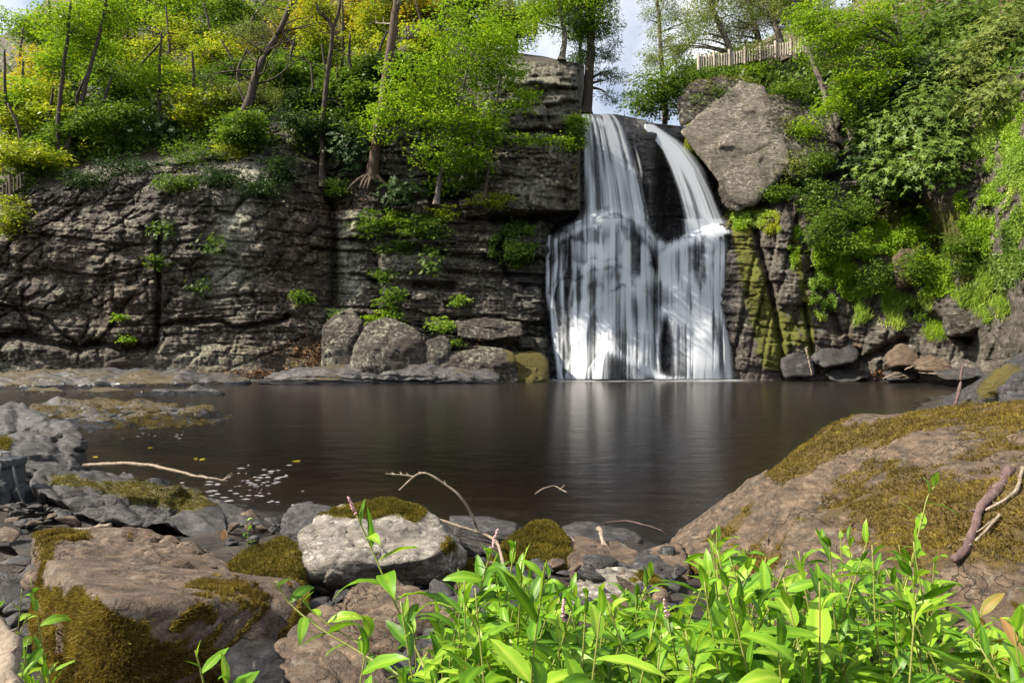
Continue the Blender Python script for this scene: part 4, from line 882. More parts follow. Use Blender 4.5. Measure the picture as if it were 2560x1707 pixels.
# --- the huge mossy rock
def bigmoss(px, py, n, w):
    m = 0.45 + 1.0 * fbm(np.stack([w[:, 0] * 1.0 - w[:, 2], w[:, 1] * 1.0, w[:, 2] * 2.2], -1) * 1.6, 5, 17) + 0.3 * blob(px, py, 2050, 1120, 120, 60) + 0.25 * blob(px, py, 2350, 1150, 130, 80)
    m -= 0.9 * np.exp(-(polyd(px, py, [(1680,1370),(1780,1285),(1900,1200)]) / 22) ** 2) + 0.75 * np.exp(-(polyd(px, py, [(1870,1330),(2010,1220),(2150,1130),(2380,1105)]) / 24) ** 2) + 0.5 * blob(px, py, 1750, 1370, 90, 40) + 0.5 * blob(px, py, 2430, 1450, 60, 60)
    return np.clip(m, 0, 1)
rock('huge_mossy_rock', 'huge sloping rock blanketed in brown moss above the smartweed bed', 'boulder',
     [(1690,1362,5.9),(1800,1270,5.9),(1900,1200,5.9),(2050,1115,5.8),(2140,1048,5.8),(2180,1048,5.7),(2330,1080,5.2),(2420,1060,4.9),(2560,1030,4.6),(2800,1000,4.2)], None, 'brown', 6, 14, 0.02, 0.16, (0.55,0.35,1), 0.2, 91, fac=0.02,
     extra=[(1700,1390,5.5),(1740,1450,4.6),(1900,1530,3.7),(2120,1600,3.0),(2330,1640,2.6),(2560,1560,2.5),(2800,1560,2.4),(2760,1300,2.7),(2500,1330,3.4),(2100,1300,4.6),(1900,1330,5.0),(2000,1350,6.5),(2560,1250,6.2),(2800,1300,6.2)],
     mossf=bigmoss, moss_n=62000, moss_L=0.02, moss_mat='l_moss_b', fr=3.2, chip=0.03)
rock('tilted_slab', 'long tilted slab with golden moss patches reaching down to the pool', 'rock slab',
     [(2318,1045,14.5),(2345,1015,14.8),(2430,965,14.0),(2500,920,13),(2562,876,12),(2700,800,10.5),(2700,900,9),(2560,960,9.4),(2480,1010,10.6),(2400,1050,12.2)], None, 'slate', 6, 18, 0.015, 0.08, (0.45,0,1), 0.2, 92,
     extra=[(2330,1075,13.8),(2450,1090,11.5),(2640,1050,9),(2700,1000,10.5)], mossf=B((2520,945,50,40,1.0),(2470,975,30,24,.8),(2420,1010,35,18,.6)), fr=3)
rock('leaning_boulder', 'pale grey lump at the top edge of the huge mossy rock', 'boulder',
     [(2500,985,6.4),(2540,940,6.6),(2620,925,6.6),(2680,980,6.2),(2640,1040,5.8),(2520,1030,5.9)], None, 'slate', 5, 10, 0.04, 0, seed=93, extra=[(2580,1000,7.2),(2560,1060,6.2)])
rock('rounded_shore_rock', 'pale long ledge of rock tucked between the tilted slab and huge mossy rock', 'rock',
     [(2380,1060,8.8),(2450,1030,8.9),(2520,1005,8.4),(2580,1000,8),(2560,1080,7),(2440,1095,7.4)], None, 'slate', 5, 12, 0.03, 0.05, (0.3,0,1), 0.15, 94, extra=[(2480,1080,9),(2400,1110,8.4)])

# --- rocks across the pool under the mossy slope
for k, (a, lab, mt) in enumerate([
     ([(2035,890,30.2),(2060,870,30.4),(2120,862,30.4),(2142,880,30),(2140,905,29.6),(2060,915,29.6)], 'squared grey block low on the sunlit slope by the pool', 'slate'),
     ([(1950,900,30.8),(1990,880,30.9),(2030,890,30.7),(2035,940,30.3),(1960,945,30.4)], 'upright bluish block beside a dry twig at the pool edge', 'slate'),
     ([(2060,930,29.8),(2100,918,30.1),(2160,915,30),(2185,935,29.5),(2150,950,29),(2075,948,29.2)], 'low wet ledge stone at the waterline below the squared block', 'slate'),
     ([(2290,905,27.4),(2330,890,27.6),(2380,890,27.3),(2395,915,26.8),(2340,932,26.4),(2295,925,26.8)], 'pale flat-topped boulder on the stick-littered shore', 'brown'),
     ([(2215,890,28.6),(2250,862,28.8),(2290,870,28.6),(2295,905,28),(2230,920,28)], 'angular brown boulder among drift sticks under the green slope', 'brown'),
     ([(2210,930,28),(2250,918,28.3),(2300,925,28),(2290,945,27.4),(2220,948,27.5)], 'dark wet stone on the shore between drift sticks', 'slate'),
     ([(2230,640,28),(2270,620,28.4),(2310,650,28),(2310,700,27.6),(2250,720,27.6)], 'brown boulder jutting from the green bank high above the shore', 'brown'),
     ([(2330,930,26.8),(2400,918,26.8),(2470,915,26.2),(2480,940,25.6),(2380,950,25.6)], 'smooth bluish shore slab near the standing stick', 'slate'),
     ([(2360,790,25.5),(2420,770,25.6),(2450,800,25.2),(2420,840,24.8),(2370,840,25)], 'dark angular block under the bright grassy ledge', 'cliff')]):
    cxy = np.mean(a, 0); sh = surf(cxy[0], cxy[1]) - cxy[2] - 0.25; a = [(q[0], q[1], q[2] + sh) for q in a]
    rock('bank_rock', lab, 'rock', a, None, mt, 4, 14, 0.04, 0.06, (0.2,0,1), 0.3, 110 + k, extra=[(a[2][0], a[2][1] + 20, a[2][2] + 2.0), (a[-1][0], a[-1][1], a[-1][2] + 1.5)])

# --- loose slates and pebbles on the near bank
rng = np.random.default_rng(5)
STN = [hull_rock(rng.normal(0, 1, (9, 3)) * np.array([1, 0.6, 0.22 if k < 4 else 0.5]), 3, 18 if k < 4 else 8, 0.05, 0, seed=130 + k) for k in range(7)]
SM = [[mesh('loose_slate', v / np.abs(v).max(), f, M[m], False, {'moss': np.zeros(len(v)), 'wet': np.zeros(len(v)), 'soil': np.zeros(len(v))}) for m in ('slate', 'brown')] for v, f in STN]
def stones(n, x0, x1, y0, y1, smin, smax, label, group, name, kinds, z0=0.0, cat='stone'):
    for _ in range(n):
        ax, ay = rng.uniform(x0, x1), rng.uniform(y0, y1)
        dep = None
        dd = np.linspace(1.5, 12, 200); zz = H + (CY - ay) / F * dd; xx = (ax - CX) / F * dd; g = ground_z(xx, dd)
        k = np.argmax(zz < g + 0.03); 
        if k == 0: continue
        s = rng.uniform(smin, smax); kk = rng.choice(kinds)
        o = obj(name, SM[kk][int(rng.uniform() < 0.3)], None, (xx[k], dd[k], g[k] + 0.25 * s + z0)); o.scale = (s, s, s); o.rotation_euler = (rng.normal(0, .3), rng.normal(0, .3), rng.uniform(0, 6.3))
        tag(o, label, cat, group)
stones(34, 20, 180, 1262, 1350, 0.07, 0.16, 'blue-grey flake of slate in the heap below the backpack', 'slate flakes heaped below the backpack', 'slate_flake', [0,1,2,3], 0.05)
stones(12, 565, 700, 1305, 1365, 0.05, 0.11, 'rounded pebble at the water edge beside the golden moss mound', 'pebbles beside the moss mound', 'pebble', [4,5,6], 0.02)
stones(44, 640, 1150, 1500, 1700, 0.07, 0.16, 'loose stone between the leaning slate and the smartweed stems', 'loose stones among the smartweed', 'loose_stone', [0,1,2,3,4,5,6], 0.03)
stones(60, 1130, 1700, 1390, 1560, 0.07, 0.17, 'loose stone on the bank behind the smartweed bed', 'loose stones behind the smartweed bed', 'loose_stone', [0,1,2,3,4,5,6], 0.03)
stones(14, 0, 110, 1290, 1600, 0.1, 0.22, 'loose stone lying beside the mossy block', 'loose stones beside the mossy block', 'loose_stone', [0,1,2,4,5], 0.03)
stones(10, 190, 640, 1085, 1300, 0.08, 0.2, 'stone lying in the brown shallows by the layered slab', 'stones in the brown shallows', 'submerged_stone', [4,5,6], -0.06)

# ------------------------------------------------------------------ trees and shrubs
def leaves(c, ax, nr, L, Wd, tint):
    """rhombic leaves: c base points, ax length axis, nr normal"""
    ax = ax / (np.linalg.norm(ax, axis=1, keepdims=True) + 1e-9)
    sd = np.cross(nr, ax); sd /= np.linalg.norm(sd, axis=1, keepdims=True) + 1e-9; up = np.cross(ax, sd)
    L = np.broadcast_to(L, (len(c),))[:, None]; Wd = np.broadcast_to(Wd, (len(c),))[:, None]
    v = np.stack([c, c + ax * L * 0.45 + sd * Wd * 0.5 + up * L * 0.07, c + ax * L - up * L * 0.08, c + ax * L * 0.45 - sd * Wd * 0.5 + up * L * 0.07], 1).reshape(-1, 3)
    return v, np.arange(4 * len(c)).reshape(-1, 4), np.repeat(np.clip(tint, 0, 1), 4)

def unit(rng, n):
    v = rng.normal(0, 1, (n, 3)); return v / np.linalg.norm(v, axis=1, keepdims=True)

def foliage(rng, ells, ncl, per, L, style='spray', crad=0.55, shell=0.45):
    """ells: (centre xyz, radii xyz). returns verts, faces, tint, clump centres"""
    ells = [(np.asarray(c, float), np.asarray(r, float)) for c, r in ells]
    wgt = np.array([np.prod(r) ** 0.7 for c, r in ells]); k = rng.choice(len(ells), ncl, p=wgt / wgt.sum())
    C = np.array([ells[i][0] for i in k]); RR = np.array([ells[i][1] for i in k])
    u = unit(rng, ncl); cc = C + RR * u * (rng.uniform(0, 1, ncl) ** shell)[:, None]
    cc += 0.12 * RR * fbm(cc * 0.6, 2, 5)[:, None]
    ct = rng.uniform(0, 1, ncl)
    cr = crad * rng.uniform(0.5, 1.35, ncl)
    i = np.repeat(np.arange(ncl), per); n = len(i)
    if style == 'spray':
        th = rng.uniform(0, 2 * math.pi, n); r = cr[i] * np.sqrt(rng.uniform(0, 1, n)); tilt = rng.normal(0, 0.22, (ncl, 2))
        p = cc[i] + np.stack([r * np.cos(th), r * np.sin(th), rng.normal(0, 0.07, n) * cr[i] * 2 - 0.22 * r + r * (np.cos(th) * tilt[i, 0] + np.sin(th) * tilt[i, 1])], -1)
        ax = np.stack([np.cos(th), np.sin(th), -0.25 + 0 * th], -1) + rng.normal(0, 0.6, (n, 3)) * np.array([1, 1, 0.5]); nr = np.array([0, 0, 1.0]) + rng.normal(0, 0.45, (n, 3)); wd = 0.55
    elif style == 'needle':
        dr = unit(rng, n); p = cc[i] + dr * (cr[i] * rng.uniform(0.1, 1, n))[:, None] * np.array([1, 1, 0.35]); ax = dr + np.array([0, 0, -0.1]); nr = unit(rng, n); wd = 0.2
    elif style == 'rosette':
        axis = u[i] * np.array([0.7, 0.7, 0.4]) + np.array([0, -0.25, 0.55]); dr = unit(rng, n); axis /= np.linalg.norm(axis, axis=1, keepdims=True)
        dr = dr - axis * (dr * axis).sum(1, keepdims=True); dr /= np.linalg.norm(dr, axis=1, keepdims=True) + 1e-9
        sub = rng.integers(0, max(1, per // 9), n); jit = np.random.default_rng(3).normal(0, 1, (ncl, max(1, per // 9), 3)) * crad
        p = cc[i] + jit[i, sub] * np.array([1, 1, 0.6]); ax = dr + axis * 0.25 + np.array([0, 0, -0.15]); nr = axis + rng.normal(0, 0.2, (n, 3)); wd = 0.3
    elif style == 'grass':
        p = cc[i] + rng.normal(0, 0.3, (n, 3)) * cr[i][:, None] * np.array([1, 1, 0.4]); ax = np.array([0, -0.3, 1.0]) + rng.normal(0, 0.5, (n, 3)); nr = unit(rng, n); wd = 0.12
    else:
        dr = unit(rng, n); p = cc[i] + dr * (cr[i] * rng.uniform(0.2, 1, n) ** 0.5)[:, None]; ax = unit(rng, n); nr = dr * 0.5 + np.array([0, -0.2, 0.7]) + rng.normal(0, 0.4, (n, 3)); wd = 0.6
    v, f, t = leaves(p, ax, nr, L * rng.uniform(0.6, 1.3, n), L * wd * rng.uniform(0.75, 1.25, n), 0.55 * ct[i] + 0.45 * rng.uniform(0, 1, n))
    return v, f, t, cc

def ell(px, py, rx, ry, d, th=None):
    k = d / F; return (P(px, py, d), np.array([rx * k, (th if th else (rx + ry) * 0.5 * k), ry * k]))

def limb(a, b, rng, sag=0.12, n=7):
    a, b = np.asarray(a), np.asarray(b); m = (a + b) / 2 + rng.normal(0, 0.08, 3) * np.linalg.norm(b - a) + np.array([0, 0, sag * np.linalg.norm(b - a)])
    t = np.linspace(0, 1, n)[:, None]; return a * (1 - t) ** 2 + 2 * m * t * (1 - t) + b * t * t

def trunk_acc(path, r0, r1, sides=9, pale=None, seed=0):
    A = Acc(); pts = smooth_path(path, 30); t = np.linspace(0, 1, len(pts))
    pts = pts + 0.35 * r0 * fbm(pts * 0.9, 2, seed)[:, None]
    rad = (r0 * (1 - t) + r1 * t) * (1 + 0.55 * np.exp(-t * 22)) * (1 + 0.12 * fbm(pts * 1.7, 2, seed + 2))
    v, f = tube(pts, rad, sides); tt = np.zeros(len(v))
    if pale is not None: tt[:len(pts) * sides] = np.repeat(sst(pale[0], pale[1], t), sides)
    A.add(v, f, tt); return A, pts, rad

def bare_branches(A, start, direction, length, rad, rng, depth=3, droop=0.0, tint=0.0):
    n = 7; p = [np.asarray(start, float)]; dr = np.asarray(direction, float); dr /= np.linalg.norm(dr)
    for k in range(n):
        dr = dr + rng.normal(0, 0.16, 3) + np.array([0, 0, droop]); dr /= np.linalg.norm(dr); p.append(p[-1] + dr * length / n)
    p = np.array(p); r = np.linspace(rad, rad * 0.3, len(p)); v, f = tube(p, r, 4); A.add(v, f, tint)
    if depth > 1:
        for k in range(rng.integers(3, 6)):
            j = rng.integers(2, n); dd = (p[j+1] - p[j]) / np.linalg.norm(p[j+1] - p[j]) + rng.normal(0, 0.65, 3) * np.array([1, 0.6, 1])
            bare_branches(A, p[j], dd, length * rng.uniform(0.3, 0.6), max(r[j] * 0.6, 0.008), rng, depth - 1, droop, tint)

ZF = ZB.copy()
for _ in range(40):
    bad = ~np.isfinite(ZF)
    if not bad.any(): break
    z = np.where(bad, 0, ZF); w_ = (~bad).astype(float); a = np.zeros_like(z); b = np.zeros_like(z)
    for dy, dx in ((0,1),(0,-1),(1,0),(-1,0)): a += np.roll(z, (dy, dx), (0, 1)); b += np.roll(w_, (dy, dx), (0, 1))
    ZF = np.where(bad & (b > 0), a / np.maximum(b, 1), ZF)
def surfv(px, py):
    r = np.clip(((py + 400) / CELL).astype(int), 0, ZF.shape[0] - 1); c = np.clip(((px + 450) / CELL).astype(int), 0, ZF.shape[1] - 1); return ZF[r, c]
def drape(rng, px, py, rx, ry, n, L, grass=False, dens=0.42, thick=0.28):
    """leaves lying on the rock surface inside an uneven patch"""
    a = rng.uniform(-1.35, 1.35, n * 3); b = rng.uniform(-1.35, 1.35, n * 3); X = px + a * rx; Y = py + b * ry; d = surfv(X, Y); ok = np.isfinite(d); q = P(X, Y, np.where(ok, d, 30))
    e = np.hypot(a, b) + 0.75 * fbm(q * 0.9, 4, int(px)); m = vn(q * 1.7, 31) * 0.6 + vn(q * 4.1, 37) * 0.4
    k = np.where(ok & (e < 1.0) & (m > dens))[0][:n]; q = q[k]; m = m[k]; n = len(k)
    q = q + np.stack([rng.normal(0, 0.05, n), -rng.uniform(0.0, 1, n) ** 1.5 * thick * (0.4 + m), rng.normal(0, 0.05, n)], -1)
    if grass: ax = np.array([0, -0.55, 0.9]) + rng.normal(0, 0.42, (n, 3)); nr = unit(rng, n); wd = 0.1
    else: ax = np.array([0, -0.3, -0.5]) + unit(rng, n); nr = np.array([-0.1, -0.7, 0.6]) + rng.normal(0, 0.45, (n, 3)); wd = 0.65
    return leaves(q, ax, nr, L * rng.uniform(0.55, 1.35, n), L * wd * rng.uniform(0.75, 1.25, n), 0.6 * vn(q * 1.1, 55) + 0.15 + 0.4 * (rng.uniform(0, 1, n) - 0.3))
SEED = [1000]
def tree(name, label, cat, path, r0, r1, ells, leaf, style='spray', ncl=260, per=26, L=0.15, crad=0.6, bark='bark', limbs=14, bare=0, group=None, pale=None, shell=0.45, twigs=None, roots=0):
    """path / ells given in photo pixels with a depth"""
    SEED[0] += 1; rng = np.random.default_rng(SEED[0])
    pts0 = [P(*p) for p in path]; base = np.array(pts0[0])
    o = thing(name, label, cat, base, group)
    A, pts, rad = trunk_acc(pts0, r0, r1, 9, pale, SEED[0])
    E = [ell(*e) for e in ells]; cc = None
    if E:
        v, f, t, cc = foliage(rng, E, ncl, per, L, style, crad, shell)
    if cc is not None and limbs:
        for k in rng.choice(len(cc), min(limbs, len(cc)), replace=False):
            tgt = cc[k]; z = pts[:, 2]; j = int(np.clip(np.searchsorted(z, tgt[2] - 0.35 * np.linalg.norm((tgt - pts[len(pts)//2])[:2])), len(pts) // 4, len(pts) - 2))
            lp = limb(pts[j], tgt, rng); vv, ff2 = tube(lp, np.linspace(max(rad[j] * 0.42, 0.02), 0.012, len(lp)), 5); A.add(vv, ff2, 0.0)
    if bare:
        for k in range(bare):
            j = rng.integers(len(pts) // 3, len(pts) - 1); th = rng.uniform(0, 2 * math.pi); up = rng.uniform(-0.1, 0.7)
            bare_branches(A, pts[j], (math.cos(th), 0.5 * math.sin(th), up), rng.uniform(*(twigs or (1.2, 3.6))), max(rad[j] * 0.3, 0.02), rng, 3, -0.02, 1.0 if pale else 0.0)
    for k in range(roots):
        th = rng.uniform(0, 2 * math.pi); e = base + np.array([math.cos(th) * 1.1, -0.5 - 0.3 * abs(math.sin(th)), -0.6]); lp = limb(base + np.array([0, 0, 0.25]), e, rng, 0.2); vv, ff2 = tube(lp, np.linspace(r0 * 0.6, 0.03, len(lp)), 6); A.add(vv, ff2, 0.0)
    obj('trunk', A.build('trunk', M[bark], True, 'tint', base), o)
    if E: obj('crown', mesh('crown', v - base, f, M[leaf], False, {'tint': t}), o)
    return o

nm_drape = True
def shrub(name, label, cat, px, py, rx, ry, leaf, style='spray', ncl=60, per=22, L=0.12, crad=0.35, group=None, d=None, fwd=0.6, stems=5, parts=('stem', 'foliage'), extra=(), shell=0.5, th=None):
    SEED[0] += 1; rng = np.random.default_rng(SEED[0])
    d = d if d else surf(px, py) - fwd; k = d / F
    base = P(px, py + ry * 0.8, surf(px, py + ry * 0.8) if d is None else d + 0.4)
    o = thing(name, label, cat, base, group)
    if style in ('fine', 'grass') and nm_drape: v, f, t = drape(rng, px, py, rx, ry, ncl * per, L, style == 'grass'); stems = 0
    else: v, f, t, cc = foliage(rng, [ell(px, py, rx, ry, d, th)] + [ell(*e, d) for e in extra], ncl, per, L, style, crad, shell)
    if stems:
        A = Acc()
        for q in rng.choice(len(cc), min(stems, len(cc)), replace=False):
            lp = limb(base, cc[q], rng, 0.1, 5); vv, ff = tube(lp, np.linspace(0.035 * min(1.5, rx * k), 0.008, len(lp)), 4); A.add(vv, ff)
        obj(parts[0], A.build(parts[0], M['twig'], True, 'tint', base), o)
    obj(parts[1], mesh(parts[1], v - base, f, M[leaf], False, {'tint': t}), o)
    return o

# ---- single trees that stand out
tree('dead_tree', 'bare leaning tree with a tangle of leafless branches on the wooded cliff', 'tree', [(592,352,34.4),(622,255,34.4),(652,160,34.5),(700,70,34.7),(748,-40,35)], 0.27, 0.1, [], None, bare=26, bark='bark', twigs=(1.4, 3.8))
tree('forked_tree', 'thin dark trunk forking into two crooked arms above the cliff', 'tree', [(805,470,33.4),(806,340,33.4),(816,200,33.4),(830,72,33.4),(795,25,33.4),(782,-40,33.4)], 0.15, 0.07, [(800,10,60,30,33.6)], 'l_yg', ncl=40, bark='bark', bare=5, limbs=4)
A = Acc(); v, f = tube(smooth_path([P(828,80,33.4), P(846,35,33.4), P(853,-30,33.4)], 10), np.linspace(0.09, 0.06, 11)[:len(smooth_path([P(828,80,33.4), P(846,35,33.4), P(853,-30,33.4)], 10))], 6); A.add(v, f)
ft = [o for o in COL.objects if o.name == 'forked_tree'][0]; obj('limb', A.build('limb', M['bark'], True, 'tint', np.array(ft.location)), ft)
tree('old_pine_tree', 'tall stout trunk with peeled pale top and exposed roots on the cliff ledge', 'tree', [(930,452,32.6),(944,340,32.6),(962,220,32.6),(976,120,32.6),(992,0,32.7),(1004,-80,32.7)], 0.27, 0.15, [(1010,-60,120,60,33)], 'l_pine', 'needle', 60, 40, 0.2, 0.6, 'bark_pine', 6, 14, pale=(0.62, 0.95), twigs=(0.8, 2.0), roots=5)
tree('maple_tree', 'bright green young maple spreading over the bedded cliff', 'tree', [(1090,512,31.3),(1103,430,31.3),(1120,360,31.3),(1150,250,31.3),(1180,130,31.4)], 0.13, 0.04,
     [(1175,110,150,105,31.6),(1040,205,110,70,31),(1240,150,90,80,31.8),(1060,300,110,60,30.8),(1170,290,110,60,31.2),(960,300,60,50,31.2),(1130,385,110,40,30.8)], 'l_maple', ncl=720, per=26, L=0.16, crad=0.52, limbs=40, bark='bark_grey')
tree('slim_maple_tree', 'slim leafy tree reaching toward the falls beside the bright maple', 'tree', [(1208,500,31.2),(1222,420,31.2),(1240,270,31.2),(1258,160,31.4)], 0.09, 0.03,
     [(1300,250,45,36,31.2),(1335,340,66,14,30.9),(1400,352,45,10,30.8),(1235,320,50,40,31),(1180,400,60,30,31)], 'l_maple', ncl=130, per=24, L=0.15, crad=0.45, limbs=16)
tree('twin_stem_tree', 'pale green tree with two slender stems crowning the bedded cliff top', 'tree', [(1405,152,35.6),(1412,90,35.6),(1400,20,35.6),(1395,-40,35.6)], 0.17, 0.08, [(1430,20,120,45,36),(1350,40,70,40,35.5),(1480,60,60,40,36.5),(1400,-30,140,50,36)], 'l_maple', ncl=300, per=24, L=0.16, crad=0.6, bark='bark_grey')
tree('lip_pine_tree', 'dark pine standing at the lip of the falls against the sky', 'tree', [(1463,288,36.8),(1474,190,36.8),(1478,80,36.8),(1482,-60,36.8)], 0.3, 0.18, [(1500,130,62,22,36.8),(1520,190,45,14,36.8),(1490,70,70,24,36.8),(1530,245,40,12,36.8),(1470,0,80,40,36.8)], 'l_pine', 'needle', 150, 60, 0.22, 0.6, 'bark', 22)
tree('slim_pine_tree', 'slim pine just behind the dark pine at the lip of the falls', 'tree', [(1443,272,39),(1448,180,39),(1452,80,39),(1455,-40,39)], 0.12, 0.08, [(1455,150,45,18,39),(1440,90,50,22,39),(1450,30,60,30,39)], 'l_pine', 'needle', 60, 50, 0.22, 0.6, 'bark', 10)
tree('gap_tree', 'mid green rounded tree filling the notch beyond the falls', 'tree', [(1660,330,43),(1665,270,43),(1660,210,43)], 0.2, 0.08, [(1650,235,80,60,43),(1600,268,40,28,42.5),(1700,200,60,60,43.5)], 'l_mid', ncl=330, per=24, L=0.2, crad=0.75)
for k, (x0, pth, es, lab) in enumerate([
    (0, [(1665,300,47),(1655,180,47),(1648,60,47),(1640,-60,47)], [(1680,60,70,75,47),(1640,150,48,40,47),(1655,-10,60,40,47)], 'slim hemlock with hazy olive needles nearest the gap of sky'),
    (1, [(1858,212,38.6),(1818,110,38.6),(1772,0,38.6),(1755,-60,38.6)], [(1760,60,80,60,38.6),(1700,120,60,50,39),(1790,-10,90,40,38.6)], 'leaning hemlock rooted above the huge pale block'),
    (2, [(1912,158,39.5),(1886,60,39.5),(1862,-40,39.5)], [(1850,70,75,60,39.8),(1890,0,80,40,39.8)], 'leaning hemlock growing through the picket railing'),
    (3, [(1965,150,38),(1930,40,38),(1900,-60,38)], [(1950,30,75,50,38.4),(1880,140,50,25,38)], 'stout leaning hemlock between the railing and the bright maple'),
    (4, [(2060,235,36),(2020,110,36),(1985,0,36),(1970,-60,36)], [(2000,0,80,50,36.4)], 'grey leaning hemlock with dead lower limbs over the slope')]):
    tree('hemlock_tree', lab, 'tree', pth, 0.2, 0.1, es, 'l_olive', 'needle', 150 + 30 * (k == 0), 48, 0.2, 0.65, 'bark_grey', 16, 3 + 3 * (k > 2), 'hemlocks above the mossy slope', shell=0.6)
tree('hooked_tree', 'tree with a trunk hooked like a J at its base on the rock edge', 'tree', [(2132,322,33),(2130,348,32.8),(2112,356,32.8),(2088,335,32.8),(2070,285,33),(2058,225,33.2),(2030,150,33.6),(2005,60,34)], 0.2, 0.1, [(2040,60,60,40,34)], 'l_olive', 'needle', 60, 40, 0.18, 0.6, 'bark_grey', 5, 4)
tree('spray_maple_tree', 'yellow-green maple leaning out over the rhododendrons', 'tree', [(2296,262,31.4),(2268,160,31.2),(2246,80,31.2),(2236,-30,31.4)], 0.15, 0.07, [(2080,95,95,60,31.6),(2190,60,110,65,31.2),(2160,190,70,60,30.8),(2030,40,60,45,32),(2240,140,60,50,31),(2080,260,45,40,31.5)], 'l_maple', ncl=480, per=26, L=0.15, crad=0.5, bark='bark_grey', limbs=30)
for pth, lab in [([(152,440,35),(146,300,35),(160,170,35),(172,60,35),(180,-30,35)], 'straight slender stem of a pair on the wooded slope'), ([(150,425,35),(196,275,35.2),(238,130,35.4),(262,20,35.6),(270,-40,35.6)], 'slanting slender stem of a pair on the wooded slope'), ([(400,340,37),(398,200,37),(404,80,37)], 'lone dark slender tree among the yellow-green crowns')]:
    tree('slender_tree', lab, 'tree', pth, 0.13, 0.05, [(pth[-2][0], pth[-2][1], 95, 60, pth[-2][2] + 0.5), (pth[-2][0] - 50, pth[-2][1] + 90, 60, 40, pth[-2][2] + .5)], 'l_maple', ncl=190, per=24, L=0.16, crad=0.6, limbs=12)

# ---- the crowded woods on the slope: px, py, rx, ry, leaf, style
WG = 'trees crowding the wooded slope'
LAB = {'l_yg': 'yellow-green leafy tree', 'l_gold': 'golden autumn tree', 'l_maple': 'fresh green leafy tree', 'l_mid': 'plain mid green tree', 'l_dark': 'dark evergreen tree', 'l_olive': 'olive needled tree'}
NMS = {'l_yg': 'birch_tree', 'l_gold': 'autumn_tree', 'l_maple': 'beech_tree', 'l_mid': 'oak_tree', 'l_dark': 'evergreen_tree', 'l_olive': 'hemlock_tree'}
PH = ['behind the straight slender stem', 'under the bright corner of sky', 'at the far end of the wooded slope', 'just above the half-hidden railing', "between the two slender stems' tops", 'behind the slanting slender stem', 'beyond the big dark rhododendron', 'high beside the lone dark slender tree', 'low beside the lone dark slender tree', 'on the skyline before the bare leaning tree', 'reaching into the bare branches of the leaning tree', 'thin and hazy behind the bare leaning tree', 'above the tip of the bare leaning tree', "glowing behind the bare leaning tree's top", 'glowing behind the forked trunk', 'between the forked trunk and the stout trunk', 'high behind the stout trunk', 'low behind the stout trunk', 'against the peeled top of the stout trunk', 'glowing above the shaded railing', 'just over the shaded railing', 'hazy above the bright maple', 'rising over the crown of the bright maple', 'between the bright maple and the twin-stemmed tree', 'hazy beside the twin-stemmed tree', 'low behind the glowing shrub', 'hazy at the foot of the bare leaning tree', 'dim above the layered outcrop', "dim under the stout trunk's branches", 'on the skyline over the big dark rhododendron', 'dim beside the big dark rhododendron', 'hazy on the bedded cliff top', 'on the bedded cliff top beside the bright maple', 'between the two slender stems']
PH += ['deep in the shade of the pair of slender stems', 'behind the top of the bare leaning tree', 'in the shade beneath the bare leaning tree', 'in the middle of the shaded slope', 'deep in the shade between the dark trunks', "in the shade left by the stout trunk's crown", 'in the shade before the bare leaning tree', 'beside the pale leafy shrub', "between the forked and stout trunks' shade", 'on the skyline beside the bare leaning tree', 'over the golden end of the slope', 'on the skyline over the slanting stem', 'in the gap beside the forked trunk', 'in the dark behind the bright maple', 'deep in the woods behind the slender stems', 'on the skyline over the bright maple']
